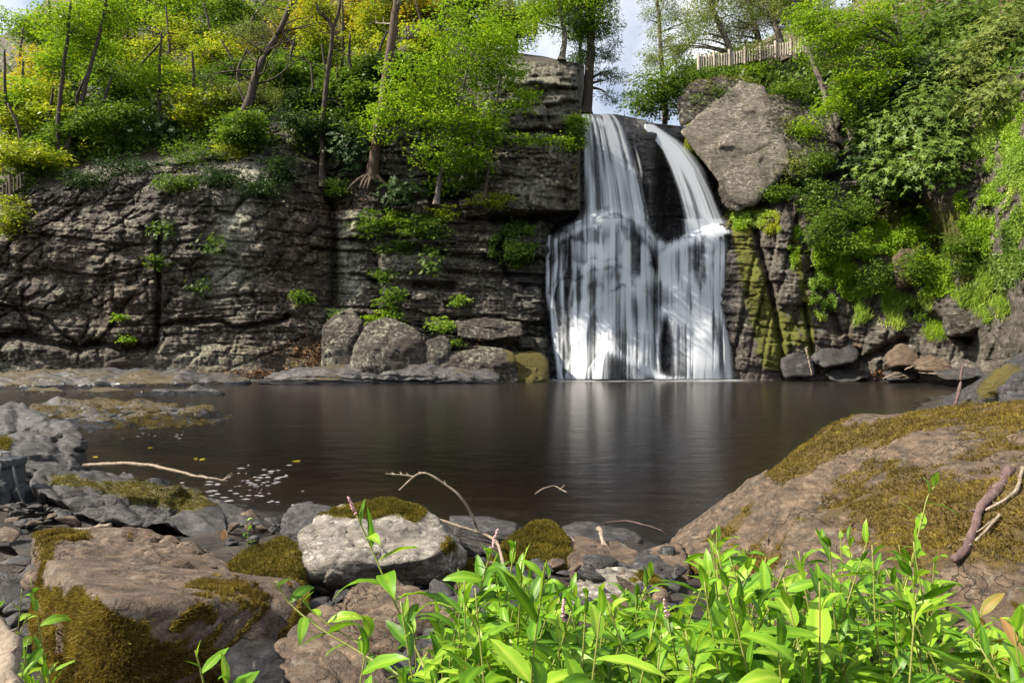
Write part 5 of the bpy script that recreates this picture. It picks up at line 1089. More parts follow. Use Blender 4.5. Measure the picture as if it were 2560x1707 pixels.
for kk, (x, y, rx, ry, lf) in enumerate([(120,90,110,70,'l_maple'),(60,200,80,60,'l_gold'),(20,300,75,80,'l_yg'),(50,390,80,60,'l_yg'),(240,60,110,70,'l_yg'),(230,170,90,60,'l_maple'),(330,110,90,70,'l_yg'),(440,50,120,70,'l_maple'),(430,150,90,60,'l_yg'),
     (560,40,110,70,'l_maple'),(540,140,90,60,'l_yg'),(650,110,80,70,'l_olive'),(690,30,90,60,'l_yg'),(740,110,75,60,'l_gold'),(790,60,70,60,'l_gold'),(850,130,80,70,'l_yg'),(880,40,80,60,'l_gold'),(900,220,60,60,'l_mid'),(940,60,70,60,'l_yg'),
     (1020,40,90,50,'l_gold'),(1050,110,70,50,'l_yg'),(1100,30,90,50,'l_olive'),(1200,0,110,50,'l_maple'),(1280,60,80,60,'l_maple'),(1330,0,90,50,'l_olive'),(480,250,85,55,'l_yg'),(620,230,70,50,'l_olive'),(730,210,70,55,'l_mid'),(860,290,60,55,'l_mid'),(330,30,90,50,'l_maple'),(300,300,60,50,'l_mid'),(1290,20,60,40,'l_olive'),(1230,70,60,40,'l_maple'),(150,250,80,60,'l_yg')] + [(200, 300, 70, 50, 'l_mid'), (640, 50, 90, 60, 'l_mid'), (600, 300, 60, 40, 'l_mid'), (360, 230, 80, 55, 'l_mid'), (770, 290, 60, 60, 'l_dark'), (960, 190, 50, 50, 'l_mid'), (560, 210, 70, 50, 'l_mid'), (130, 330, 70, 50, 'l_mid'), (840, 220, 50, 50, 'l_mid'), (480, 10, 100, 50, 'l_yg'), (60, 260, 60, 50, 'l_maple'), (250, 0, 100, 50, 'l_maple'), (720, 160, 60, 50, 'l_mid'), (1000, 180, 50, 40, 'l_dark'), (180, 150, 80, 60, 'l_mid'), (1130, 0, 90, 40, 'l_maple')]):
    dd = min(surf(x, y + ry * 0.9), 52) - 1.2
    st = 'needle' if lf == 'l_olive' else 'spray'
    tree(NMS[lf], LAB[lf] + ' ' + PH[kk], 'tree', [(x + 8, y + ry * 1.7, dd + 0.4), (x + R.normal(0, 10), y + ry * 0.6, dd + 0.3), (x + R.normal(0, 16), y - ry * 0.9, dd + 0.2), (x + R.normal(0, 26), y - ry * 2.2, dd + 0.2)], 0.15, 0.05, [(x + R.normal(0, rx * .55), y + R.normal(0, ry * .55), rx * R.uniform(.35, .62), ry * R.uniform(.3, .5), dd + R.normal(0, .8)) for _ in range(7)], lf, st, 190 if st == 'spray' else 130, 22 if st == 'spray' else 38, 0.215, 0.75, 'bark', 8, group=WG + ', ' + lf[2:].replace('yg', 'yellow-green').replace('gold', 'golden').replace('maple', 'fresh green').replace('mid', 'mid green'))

# ---- shrubs along the cliff edge
SG = 'shrubs along the edge of the dark cliff'
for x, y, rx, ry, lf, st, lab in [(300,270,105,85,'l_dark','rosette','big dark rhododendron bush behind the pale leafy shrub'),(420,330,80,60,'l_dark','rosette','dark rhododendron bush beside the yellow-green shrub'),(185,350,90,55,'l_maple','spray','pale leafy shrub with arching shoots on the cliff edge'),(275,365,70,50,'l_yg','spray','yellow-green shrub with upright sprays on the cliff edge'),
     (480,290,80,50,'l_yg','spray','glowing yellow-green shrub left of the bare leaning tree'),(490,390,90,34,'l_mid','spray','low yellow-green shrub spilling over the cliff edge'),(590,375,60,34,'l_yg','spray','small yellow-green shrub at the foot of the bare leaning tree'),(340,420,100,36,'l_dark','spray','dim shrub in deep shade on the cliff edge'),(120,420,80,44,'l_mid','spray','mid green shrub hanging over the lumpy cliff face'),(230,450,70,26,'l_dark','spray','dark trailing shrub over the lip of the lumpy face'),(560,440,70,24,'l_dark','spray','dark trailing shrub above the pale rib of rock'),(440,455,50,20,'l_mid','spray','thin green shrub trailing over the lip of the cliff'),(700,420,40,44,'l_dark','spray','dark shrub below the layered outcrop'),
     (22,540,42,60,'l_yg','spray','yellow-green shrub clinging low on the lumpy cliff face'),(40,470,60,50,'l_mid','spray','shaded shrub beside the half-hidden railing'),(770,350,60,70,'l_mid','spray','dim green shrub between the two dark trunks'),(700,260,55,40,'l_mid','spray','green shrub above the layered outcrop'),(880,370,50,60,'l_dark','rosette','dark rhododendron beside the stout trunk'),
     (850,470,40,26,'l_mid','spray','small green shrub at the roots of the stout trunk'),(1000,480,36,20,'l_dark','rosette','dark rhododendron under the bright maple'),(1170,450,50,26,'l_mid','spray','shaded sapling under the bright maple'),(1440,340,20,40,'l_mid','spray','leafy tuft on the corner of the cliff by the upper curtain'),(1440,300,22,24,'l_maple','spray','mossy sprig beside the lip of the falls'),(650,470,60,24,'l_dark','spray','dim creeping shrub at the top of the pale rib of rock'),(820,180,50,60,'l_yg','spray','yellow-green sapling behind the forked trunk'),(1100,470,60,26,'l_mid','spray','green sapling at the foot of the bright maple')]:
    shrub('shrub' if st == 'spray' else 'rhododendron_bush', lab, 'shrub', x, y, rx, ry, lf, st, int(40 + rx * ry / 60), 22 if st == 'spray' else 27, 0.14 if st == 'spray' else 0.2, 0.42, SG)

# ---- ferns and sprigs rooted in the cliff joints
for x, y, rx, ry, lf, st, nm, lab in [(540,612,38,26,'l_mid','rosette','fern','round fern clump hanging on the pale rib of rock'),(503,716,30,20,'l_mid','rosette','fern','smaller fern clump below the round fern clump'),(408,572,32,26,'l_mid','rosette','rock_plant','rhododendron sprig rooted in the long vertical joint'),(392,655,34,22,'l_mid','spray','rock_plant','yellowish sprig sprawling across the long vertical joint'),(752,740,34,22,'l_mid','spray','rock_plant','dim mossy sprig beside the leaf-filled gully'),
     (985,545,60,26,'l_maple','spray','rock_plant','leafy sprig under the ledge left of the yellow sprig'),(1110,535,62,24,'l_yg','spray','rock_plant','yellow sprig spread over the shadowed ledge'),(1230,500,70,20,'l_yg','spray','rock_plant','lime sprig reaching toward the falls from the ledge'),(985,622,50,26,'l_mid','spray','rock_plant','blue-green leafy plant topmost of the hanging column'),(965,690,40,26,'l_mid','spray','rock_plant','leafy plant in the middle of the hanging column'),(975,745,46,32,'l_mid','spray','rock_plant','leafy plant low in the hanging column'),(960,792,54,20,'l_maple','spray','rock_plant','leafy plant at the foot of the hanging column'),
     (1100,812,40,24,'l_mint','spray','rock_plant','bright ragged-leaved plant behind the lichened boulder'),(1150,752,24,18,'l_mint','spray','rock_plant','single bright leafy plant above the brown slab'),(1135,855,16,10,'l_mint','spray','rock_plant','tiny bright plant beside the dark square block'),(1085,905,12,10,'l_mint','spray','rock_plant','tiny plant on the rim of the pool ledge'),(1200,905,10,12,'l_mint','spray','rock_plant','tiny plant at the edge of the mossy corner rock'),(318,845,12,12,'l_maple','spray','rock_plant','tiny plant in the black slot of the lumpy face'),(300,790,10,10,'l_maple','spray','rock_plant','tiny sprig above the black slot of the lumpy face'),(840,790,16,26,'l_mid','spray','rock_plant','slim sprig rising beside the leaf litter'),
     (1060,580,70,50,'l_mid','spray','rock_plant','shaded hanging foliage below the yellow sprig'),(1080,660,40,40,'l_mid','rosette','rock_plant','dark hanging plant above the long black slot'),(1300,620,60,60,'l_mid','fine','rock_plant','mossy greenery on the wet black wall'),(930,560,50,40,'l_mid','spray','rock_plant','shaded foliage on the ledges below the stout trunk')]:
    shrub(nm, lab, 'fern' if nm == 'fern' else 'plant', x, y, rx, ry, lf, st, int(10 + rx * ry / 34), 20, 0.13 if st != 'grass' else 0.3, 0.25, 'plants rooted in the cliff joints', fwd=0.35, stems=3)

# ---- greenery of the other bank
for x, y, rx, ry, lf, st, L, nm, lab in [
     (2215,330,75,80,'l_rhodo','rosette',0.2,'rhododendron_bush','dark glossy rhododendron under the yellow-green maple'),(2330,300,90,85,'l_rhodo','rosette',0.2,'rhododendron_bush','tall rhododendron in the middle of the steep bank'),(2230,440,75,55,'l_rhodo','rosette',0.2,'rhododendron_bush','sunlit rhododendron overhanging the black hollow'),(2350,410,75,55,'l_rhodo','rosette',0.2,'rhododendron_bush','rhododendron with pale tips beside the drape of fresh leaves'),(2240,200,80,70,'l_dark','rosette',0.2,'rhododendron_bush','deep green rhododendron behind the leaning maple stem'),(2330,190,70,60,'l_rhodo','rosette',0.2,'rhododendron_bush','dark rhododendron high on the steep bank'),
     (2440,180,85,80,'l_olive','rosette',0.17,'rhododendron_bush','yellowish rhododendron high beside the drape of fresh leaves'),(2520,90,90,80,'l_olive','rosette',0.16,'rhododendron_bush','yellowish leafy bush topping the steep bank'),(2400,70,80,70,'l_mid','rosette',0.18,'rhododendron_bush','mid green bush between the maple and the topmost bush'),(2500,250,70,60,'l_olive','rosette',0.16,'rhododendron_bush','small-leaved bush above the drape of fresh leaves'),(2300,90,70,60,'l_mid','rosette',0.18,'rhododendron_bush','shaded bush behind the yellow-green maple'),
     (2540,300,60,70,'l_maple','fine',0.085,'ground_cover_drape','leafy drape under the topmost bush of the bank'),(2550,420,50,60,'l_mint','fine',0.08,'ground_cover_drape','pale fresh drape between two curtains of leaves'),(2500,680,50,60,'l_rhodo','fine',0.1,'ground_cover_drape','thin straggling leaves over the root-stained rock'),(2500,350,70,80,'l_mint','fine',0.075,'ground_cover_drape','drape of tiny fresh green leaves down the steep bank'),(2520,480,70,90,'l_mint','fine',0.075,'ground_cover_drape','thick curtain of tiny leaves over the root-stained rock'),(2450,560,50,90,'l_maple','fine',0.08,'ground_cover_drape','yellow-green curtain of leaves beside the black hollow'),(2560,600,60,80,'l_mid','fine',0.09,'ground_cover_drape','darker leafy curtain above the root-stained rock'),
     (2080,660,40,60,'l_maple','fine',0.1,'hanging_plant','green veil over the middle of the sunlit fins'),(2040,585,26,50,'l_mid','spray',0.12,'hanging_plant','dark tassel of leaves beside the leafy vine'),(2185,690,40,50,'l_mid','spray',0.12,'hanging_plant','dark broad clump beside the grass fan'),(2055,740,24,60,'l_mint','fine',0.08,'hanging_plant','pale green strip low on the sunlit fins'),(2290,660,40,50,'l_mid','spray',0.13,'hanging_plant','dark fern-like clump below the black hollow'),(2400,620,40,60,'l_mid','spray',0.12,'hanging_plant','shadowed foliage inside the curtain of leaves'),(2050,500,40,60,'l_rhodo','spray',0.14,'hanging_plant','leafy vine hanging below the hooked tree'),(2085,560,34,60,'l_mid','spray',0.14,'hanging_plant','dark vine hanging beside the sunlit fins'),(2150,520,40,60,'l_mid','fine',0.1,'hanging_plant','mossy greenery under the sunlit rhododendron'),(2190,600,50,60,'l_maple','fine',0.1,'hanging_plant','greenery sprinkled over the fins below the rhododendron'),(2270,620,50,60,'l_maple','fine',0.1,'hanging_plant','yellow-green clump below the black hollow'),
     (2115,610,36,30,'l_mint','spray',0.13,'hanging_plant','broad-leaved clump on the sunlit fins'),(2120,690,40,50,'l_maple','fine',0.1,'grass_tuft','soft green strip running down between the fins'),(2150,760,34,50,'l_mint','grass',0.3,'grass_tuft','bright grass strip above the squared block'),(2230,770,44,54,'l_mint','grass',0.32,'grass_tuft','brightest grass fan on the slope'),(2420,720,60,50,'l_mint','grass',0.3,'grass_tuft','broad bright grass ledge below the leafy curtain'),(2330,690,50,50,'l_maple','fine',0.1,'grass_tuft','leafy ground cover between the grass fan and grass ledge'),(2300,770,30,40,'l_mint','grass',0.28,'grass_tuft','small bright grass tuft beside the grass fan'),(2335,830,24,20,'l_maple','grass',0.25,'grass_tuft','little round grass tuft over the angular boulder'),(2470,770,50,40,'l_mint','grass',0.28,'grass_tuft','drooping grass at the end of the bright ledge'),
     (2290,560,44,40,'l_maple','fine',0.1,'hanging_plant','green fringe inside the black hollow'),(1880,545,56,18,'l_mint','fine',0.09,'grass_tuft','bright mossy turf on the shelf under the wedged block'),(1925,565,20,30,'l_yg','fine',0.08,'grass_tuft','mossy turf at the end of the shelf'),(1985,640,12,60,'l_maple','fine',0.08,'grass_tuft','thin green line of turf down the joint'),(1850,560,24,14,'l_maple','fine',0.08,'grass_tuft','small turf beside the wet black rock'),(2020,470,44,40,'l_dark','spray',0.13,'hanging_plant','dark spray of needles below the huge pale block'),
     (1990,420,50,50,'l_olive','spray',0.13,'slope_shrub','thin shrub on the edge of the huge pale block'),(2010,330,50,40,'l_maple','spray',0.13,'slope_shrub','sprig of green beside the hooked tree'),(1965,330,26,40,'l_olive','spray',0.13,'slope_shrub','straggling shrub at the outer corner of the huge pale block'),(1950,480,50,20,'l_mid','spray',0.13,'slope_shrub','fringe of leaves under the outer corner of the huge pale block'),(1975,250,50,50,'l_mid','spray',0.14,'slope_shrub','trailing shrub down the side of the huge pale block'),(1740,262,40,26,'l_mid','spray',0.14,'slope_shrub','green fringe on the shoulder of the huge pale block'),(1850,205,60,20,'l_olive','spray',0.13,'slope_shrub','olive fringe along the crest of the huge pale block'),(1960,240,70,36,'l_mid','spray',0.14,'slope_shrub','shrub fringe over the top of the huge pale block'),(2090,170,70,50,'l_olive','spray',0.14,'slope_shrub','hazy shrub behind the hooked tree'),(1760,200,70,34,'l_mid','spray',0.15,'slope_shrub','dark green shrub capping the black overhang'),(1790,240,30,40,'l_mid','spray',0.14,'slope_shrub','sprig at the upper corner of the huge pale block'),(1880,185,70,26,'l_maple','spray',0.15,'slope_shrub','low shrub below the picket railing'),(2170,400,40,50,'l_dark','rosette',0.18,'rhododendron_bush','shadowed rhododendron beside the hooked tree'),(1730,370,24,60,'l_yg','fine',0.08,'hanging_plant','mossy strip beside the plume of water'),(2050,400,40,40,'l_mid','spray',0.13,'slope_shrub','shrub rooted below the hook of the trunk'),(2150,290,60,50,'l_mid','spray',0.14,'slope_shrub','shaded sapling beside the hooked trunk')]:
    nc = int(30 + rx * ry / (26 if st in ('fine', 'rosette') else 40)); per = {'rosette': 27, 'fine': 46, 'spray': 20, 'grass': 50}[st]
    if st == 'grass': nc = max(10, nc // 3)
    shrub(nm, lab, 'rhododendron' if 'rhodo' in nm else ('grass' if 'grass' in nm else 'plant'), x, y, rx, ry, lf, st, nc, per, L, {'rosette': 0.42, 'fine': 0.32, 'spray': 0.4, 'grass': 0.3}[st], 'greenery of the steep sunlit bank', fwd=0.5 if st in ('fine', 'grass') else 0.9, stems=0 if st in ('fine', 'grass') else 5, th=0.55 if st in ('fine', 'grass') else None, shell=0.6)

# ---- undergrowth on both slopes, nobody could count it
for nm, (hx, hy, hd), n, lf, lab in [('undergrowth', HILL[0], 20000, 'l_mid', 'dim undergrowth of small plants on the wooded slope'), ('undergrowth', HILL[1], 18000, 'l_rhodo', 'tangled undergrowth on the steep sunlit bank')]:
    k = R.choice(len(hx), n); hp = P(hx[k], hy[k], hd[k]) + R.normal(0, 0.22, (n, 3)); hp[:, 2] += R.uniform(0, 0.6, n)
    v, f, t = leaves(hp, unit(R, n), np.array([0, -0.3, 0.8]) + R.normal(0, 0.5, (n, 3)), R.uniform(0.15, 0.4, n), R.uniform(0.1, 0.25, n), np.clip(0.5 * vn(hp * 0.4, 9) + 0.3 * R.uniform(0, 1, n), 0, 1))
    tag(obj(nm, mesh(nm, v, f, M[lf], False, {'tint': t})), lab, 'undergrowth', None, 'stuff')
# leaf litter fallen on the ledges and in the gully
lp = []
for x, y, rx, ry, n in [(790,890,70,40,900),(700,935,120,14,500),(400,935,220,10,700),(940,915,120,10,300),(850,520,60,30,250),(2240,935,90,14,350),(120,940,100,10,200),(1200,860,70,30,90),(860,480,70,20,200)]:
    for _ in range(n):
        a, b = R.normal(x, rx * 0.6), R.normal(y, ry * 0.6); lp.append(P(a, b, surf(a, b) - 0.05))
lp = np.array(lp); n = len(lp); v, f, t = leaves(lp, unit(R, n) * np.array([1,1,.3]), np.array([0,-0.4,0.9]) + R.normal(0, .3, (n,3)), R.uniform(0.05,0.11,n), R.uniform(0.03,0.07,n), R.uniform(0,1,n))
tag(obj('leaf_litter', mesh('leaf_litter', v, f, M['l_litter'], False, {'tint': t})), 'fallen brown leaves caught on the ledges and in the gully', 'leaves', None, 'stuff')

# ------------------------------------------------------------------ smartweed
def leaf_mesh(droop, fold, wid, tint, mat, twist=0.0):
    n = 9; t = np.linspace(0, 1, n); ang = 0.25 - droop * t ** 1.3; dx = np.cos(ang); dz = np.sin(ang)
    x = np.concatenate([[0], np.cumsum(dx[:-1])]) / (n - 1); z = np.concatenate([[0], np.cumsum(dz[:-1])]) / (n - 1)
    w = wid * np.sin(math.pi * np.clip(t, 0, 1) ** 0.78) ** 0.85 * 0.5 + 0.004; w[0] = 0.006; w[-1] = 0.001
    tw = twist * t
    mid = np.stack([x, 0 * x, z], -1)
    def side(k, s): 
        return np.stack([x, s * k * w * np.cos(tw), z + fold * k * w * (1.2 - 0.5 * k) + s * k * w * np.sin(tw) + 0.012 * np.sin(t * 17 + s) * k], -1)
    rowsv = [side(1, -1), side(0.5, -1), mid, side(0.5, 1), side(1, 1)]
    v = np.stack(rowsv, 0); tt = np.stack([tint + 0 * t, tint - 0.12 + 0 * t, tint + 0.3 + 0 * t, tint - 0.12 + 0 * t, tint + 0 * t], 0)
    return mesh('leaf', v.reshape(-1, 3), grid_faces(5, n), M[mat], True, {'tint': np.clip(tt, 0, 1).ravel()})
rw_ = np.random.default_rng(77)
LM = [leaf_mesh(d, f, w, tn, 'l_weed', tw) for d, f, w, tw in [(0.3,0.3,0.32,0.1),(0.8,0.25,0.3,-0.3),(1.2,0.35,0.31,0.3),(0.55,0.5,0.25,0.0),(1.6,0.2,0.29,0.5),(0.05,0.4,0.26,-0.2)] for tn in (0.05, 0.4, 0.7)]
LR = [leaf_mesh(0.9, 0.3, 0.3, tn, 'l_weed_red', 0.4) for tn in (0.2, 0.6, 0.9)]

def smartweed(path, label, group=None, nleaf=9, llen=0.115, rad=0.0035, flower=False, red=0.0, start=0.12, seed=None, name='smartweed'):
    rng = rw_; pts = smooth_path(path, 18); base = pts[0].copy(); n = len(pts)
    o = thing(name, label, 'plant', base, group)
    v, f = tube(pts - base, np.linspace(rad, rad * 0.55, n), 5); A = Acc(); A.add(v, f); obj('stem', A.build('stem', M['stem']), o)
    th = rng.uniform(0, 6.28)
    for k in range(nleaf):
        t = start + (1 - start) * (k + rng.uniform(0, 0.5)) / nleaf; t = min(t, 0.995); i = min(int(t * (n - 1)), n - 2); p = pts[i] + (pts[i+1] - pts[i]) * (t * (n - 1) - i) - base
        top = (k >= nleaf - 3); th += 2.4 + rng.normal(0, 0.4)
        pit = rng.normal(0.08, 0.3) + (0.6 + rng.uniform(0, 0.4) if k >= nleaf - 2 else (0.15 if top else 0)); s = llen * rng.uniform(0.75, 1.25) * (0.55 if k >= nleaf - 2 else (0.85 if top else 1.0)) * (0.7 if t < 0.35 else 1)
        me = LR[rng.integers(len(LR))] if rng.uniform() < red else LM[rng.integers(len(LM))]
        lo = obj('leaf', me, o, Vector(p)); lo.rotation_euler = (rng.normal(0, 0.35), -pit, th); lo.scale = (s, s, s)
    if flower:
        m = 40; tt = np.linspace(0, 1, m); ax = pts[-1] - pts[-4]; ax /= np.linalg.norm(ax); A = Acc()
        q, fi = ico(1)
        for u in tt: A.add(q * 0.0035 * rng.uniform(0.7, 1.2) + pts[-1] - base + ax * u * 0.06 + rng.normal(0, 0.0028, 3) * (1.2 - u), np.hstack([fi, fi[:, 2:]]))
        obj('flower_spike', A.build('flower_spike', M['pink']), o)
    return o

ENV = [(660,1560),(760,1520),(1000,1500),(1180,1430),(1280,1400),(1400,1440),(1500,1450),(1620,1440),(1760,1370),(1800,1350),(1900,1380),(1990,1350),(2130,1300),(2240,1320),(2330,1390),(2430,1520),(2560,1500),(2700,1500)]
BG = 'smartweed bed along the bank'
cnt = 0; tries = 0
ZX = [1180, 1420, 1680, 1960, 2240]
ZL = ['sparse smartweed between the pointed stone and the flat grey stone', 'leafy smartweed in front of the moss cushion rock', 'leafy smartweed in front of the white-spotted rock', 'leafy smartweed in front of the bare grey foot of the huge mossy rock', 'leafy smartweed in front of the thickest brown moss of the huge rock', 'leafy smartweed around the foot of the tall lone smartweed']
while cnt < 275 and tries < 6000:
    tries += 1
    bx = rw_.uniform(1130, 2640) if rw_.uniform() < 0.93 else rw_.uniform(960, 1150); D = rw_.uniform(1.4, 2.9)
    env = ipl(bx, ENV); ty = env + (1790 - env) * rw_.uniform(0, 1) ** 1.35
    tip = P(bx + rw_.normal(0, 25), ty, D); g = float(ground_z(np.array(tip[0]), np.array(D))) + 0.02
    hgt = tip[2] - g
    if not (0.14 < hgt < 0.7): continue
    b = np.array([tip[0] + rw_.normal(0, 0.07), D + rw_.normal(0, 0.06), g]); m1 = b + (tip - b) * 0.5 + np.array([rw_.normal(0, 0.03), rw_.normal(0, 0.03), 0.02])
    redd = 0.22 if bx > 2440 else 0.0
    smartweed([b, m1, tip], 'reddening smartweed at the foot of the huge mossy rock' if redd else ZL[int(np.searchsorted(ZX, bx))], 'reddening smartweed by the huge mossy rock' if redd else BG + ', ' + ZL[int(np.searchsorted(ZX, bx))].split(' smartweed ')[1], int(np.clip(7 + hgt * 13, 8, 12)), rw_.uniform(0.11, 0.16), 0.0032, rw_.uniform() < 0.015, redd)
    cnt += 1
cnt = 0
while cnt < 17:
    bx = rw_.uniform(-60, 120); D = rw_.uniform(2.1, 3.0); ty = rw_.uniform(1385, 1700) + max(0, bx - 70) * 1.2; tip = P(bx, ty, D); g = float(ground_z(np.array(tip[0]), np.array(D))); hgt = tip[2] - g
    if not (0.1 < hgt < 0.7): continue
    b = np.array([tip[0] + rw_.normal(0, 0.06), D, g]); smartweed([b, (b + tip) / 2 + rw_.normal(0, 0.03, 3), tip], 'smartweed growing beside the moss curtain of the big block', 'smartweed beside the mossy block', 8, rw_.uniform(0.09, 0.13)); cnt += 1
smartweed([P(1062,1670,2.0), P(1022,1580,2.05), P(983,1497,2.08), P(952,1425,2.1), P(922,1355,2.12), P(890,1285,2.12)], 'tall smartweed with a flower spike rising before the whitish boulder', None, 9, 0.15, 0.004, True, start=0.2)
smartweed([P(1010,1700,2.0), P(900,1630,2.1), P(800,1570,2.15), P(722,1505,2.2), P(690,1450,2.2)], 'smartweed arching low over the pointed stone', None, 9, 0.13, 0.0038)
smartweed([P(1000,1690,2.1), P(900,1610,2.2), P(800,1545,2.25), P(745,1490,2.25)], 'smartweed leaning beside the one that arches over the pointed stone', None, 8, 0.12, 0.0036)
smartweed([P(1150,1640,2.0), P(1190,1530,2.05), P(1210,1440,2.05), P(1230,1370,2.05)], 'upright smartweed in front of the shaded hollow by the moss cushion', None, 9, 0.13, 0.004, True)
smartweed([P(1160,1660,2.1), P(1250,1540,2.1), P(1275,1440,2.1), P(1285,1370,2.1)], 'upright smartweed crossing the bent twig', None, 8, 0.14, 0.004)
smartweed([P(2260,1480,2.3), P(2285,1380,2.3), P(2305,1300,2.3), P(2320,1240,2.3), P(2345,1205,2.3)], 'tall lone smartweed standing clear against the huge mossy rock', None, 7, 0.12, 0.004)
smartweed([P(1790,1530,2.2), P(1795,1450,2.2), P(1792,1380,2.2), P(1793,1310,2.2)], 'upright smartweed topping the bed before the grey foot of the huge rock', None, 8, 0.14, 0.004)
smartweed([P(520,1760,1.9), P(505,1690,1.9), P(488,1625,1.9)], 'smartweed shoot below the front of the mossy block', None, 5, 0.12, 0.0035)
smartweed([P(565,1770,1.8), P(560,1730,1.8), P(575,1690,1.8)], 'broad-leaved shoot beside the dark wet stone', None, 5, 0.13, 0.0035)
smartweed([P(618,1365,4.6), P(620,1330,4.6), P(616,1295,4.6)], 'small seedling among the pebbles by the golden moss mound', None, 6, 0.09, 0.003)

# ------------------------------------------------------------------ sticks
def stick(label, paths, r0, r1, mat='stick', name='driftwood_stick', cat='stick', group=None, snap=False):
    if snap: paths = [[tuple(np.array(a) * (1 - t) + np.array(b) * t) for a, b in zip(p[:-1], p[1:]) for t in (0, 0.25, 0.5, 0.75)] + [p[-1]] for p in paths]
    if snap: paths = [[(q[0], q[1], (nsurf(q[0], q[1]) or q[2]) - 0.03) for q in p] for p in paths]
    A = Acc(); base = P(*paths[0][0])
    for k, p in enumerate(paths):
        pts = smooth_path([P(*q) for q in p], 26)
        if snap:
            for _ in range(3): pts[1:-1] = (pts[:-2] + 2 * pts[1:-1] + pts[2:]) / 4
        s = 1.0 if k == 0 else 0.6; pts = pts + r0 * 1.1 * np.stack([fbm(pts * 7, 3, 3 + i) for i in range(3)], -1)
        v, f = tube(pts, np.linspace(r0, r1, len(pts)) * s * (1 + 0.4 * fbm(pts * 14, 2, 8)), 7); A.add(v, f)
        for j in range(4, len(pts) - 2, 7):
            dv = (pts[j+1] - pts[j]); dv = dv / (np.linalg.norm(dv) + 1e-9) + np.array([0.3 * math.sin(j * 3.1), 0.4, 0.8 * math.cos(j * 1.7)]); v, f = tube(np.array([pts[j], pts[j] + dv * r0 * 2.2]), [r0 * 0.35, r0 * 0.15], 5); A.add(v, f)
    return tag(obj(name, A.build(name, M[mat], True, 'tint', base), None, base), label, cat, group)
stick('long brown stick lying from the grooved boulder into the shallows', [[(210,1162,7.6),(280,1160,7.5),(370,1160,7.4),(450,1180,7.2),(520,1195,7.1),(572,1203,7.1)], [(560,1201,7.1),(575,1192,7.1)]], 0.022, 0.012)
stick('pale twig bending over the water with a forked tip', [[(1275,1560,3.6),(1272,1500,3.9),(1262,1420,4.4),(1235,1350,4.9),(1180,1325,5.0),(1120,1305,5.05),(1062,1290,5.15)]], 0.013, 0.008)
stick('thin arched twig rising from the pale twig above the whitish boulder', [[(1193,1328,5.0),(1180,1290,4.95),(1150,1240,4.9),(1105,1205,4.9),(1070,1184,4.9),(1040,1187,4.9),(998,1226,4.9)], [(1035,1190,4.9),(1000,1186,4.9),(963,1184,4.9)]], 0.011, 0.006)
stick('short pale broken stick propped on the streaked rock', [[(1497,1322,5.5),(1515,1365,5.2),(1538,1415,4.9)]], 0.02, 0.02)
stick('thin twig trailing from the moss cushion across the streaked rock', [[(1358,1310,5.5),(1415,1335,5.35),(1450,1375,5.1),(1465,1430,4.7)], [(1460,1385,5.0),(1505,1425,4.6)]], 0.008, 0.005)
stick('twig lying over the blue-grey slab with its tip in the water', [[(1510,1308,6.3),(1560,1302,6.35),(1610,1312,6.2),(1660,1328,6.1)]], 0.009, 0.004, 'stick_dark')
stick('small forked twig poking from the open water', [[(1338,1233,7.6),(1362,1221,7.7),(1388,1215,7.8),(1418,1231,7.7)], [(1400,1224,7.75),(1412,1212,7.8)]], 0.009, 0.006)
stick('dark stick standing upright in the moss by the tilted slab', [[(2380,1056,5.1),(2388,1010,5.15),(2402,950,5.2),(2410,915,5.2)]], 0.014, 0.010, 'stick_dark')
stick('bleached stick lying between the water and the huge mossy rock', [[(2248,1068,8.2),(2290,1060,8.3),(2342,1048,8.4)], [(2338,1049,8.4),(2340,1030,8.4)]], 0.025, 0.022)
stick('thick dark root curving down the flank of the huge mossy rock', [[(2525,1165,3.9),(2508,1205,3.75),(2465,1260,3.5),(2442,1310,3.3),(2420,1360,3.1),(2385,1395,2.95)]], 0.026, 0.02, 'stick_dark', snap=True)
stick('pale thin stick crossing the dark root on the huge mossy rock', [[(2560,1170,3.6),(2545,1225,3.5),(2510,1250,3.4),(2468,1275,3.3)]], 0.01, 0.006, snap=True)
stick('pair of pale twigs at the lower end of the dark root', [[(2500,1285,3.2),(2450,1340,3.05),(2425,1360,3.0)], [(2495,1290,3.2),(2440,1330,3.1),(2370,1365,3.0)]], 0.007, 0.005, snap=True)
stick('thick smooth branch leaning through the smartweed beside the mossy block', [[(-20,1560,2.1),(15,1620,2.0),(45,1690,1.9),(60,1760,1.8)]], 0.03, 0.03)
stick('grey log half buried behind the hollow slab', [[(150,1332,5.6),(210,1325,5.6),(278,1316,5.65)]], 0.028, 0.022)
stick('submerged dark twig in the foam-flecked shallows', [[(615,1275,7.4),(640,1245,7.8),(655,1222,8.1)]], 0.008, 0.005, 'stick_dark')
stick('pale stick lying in the channel between the islets', [[(275,1000,21.4),(310,999,21.5),(325,1003,21.3)]], 0.03, 0.015)
stick('dry branch hanging down the joint beside the upright bluish block', [[(2015,868,30),(2022,900,30),(2030,940,29.8)]], 0.05, 0.02)
for k in range(12):
    a, b = R.uniform(2180, 2330), R.uniform(920, 948); stick('dry drift stick on the shore under the green slope', [[(a, b, 26.6), (a + R.uniform(15, 45), b + R.uniform(-14, 6), 26.5)]], 0.03, 0.012, group='drift sticks under the green slope')

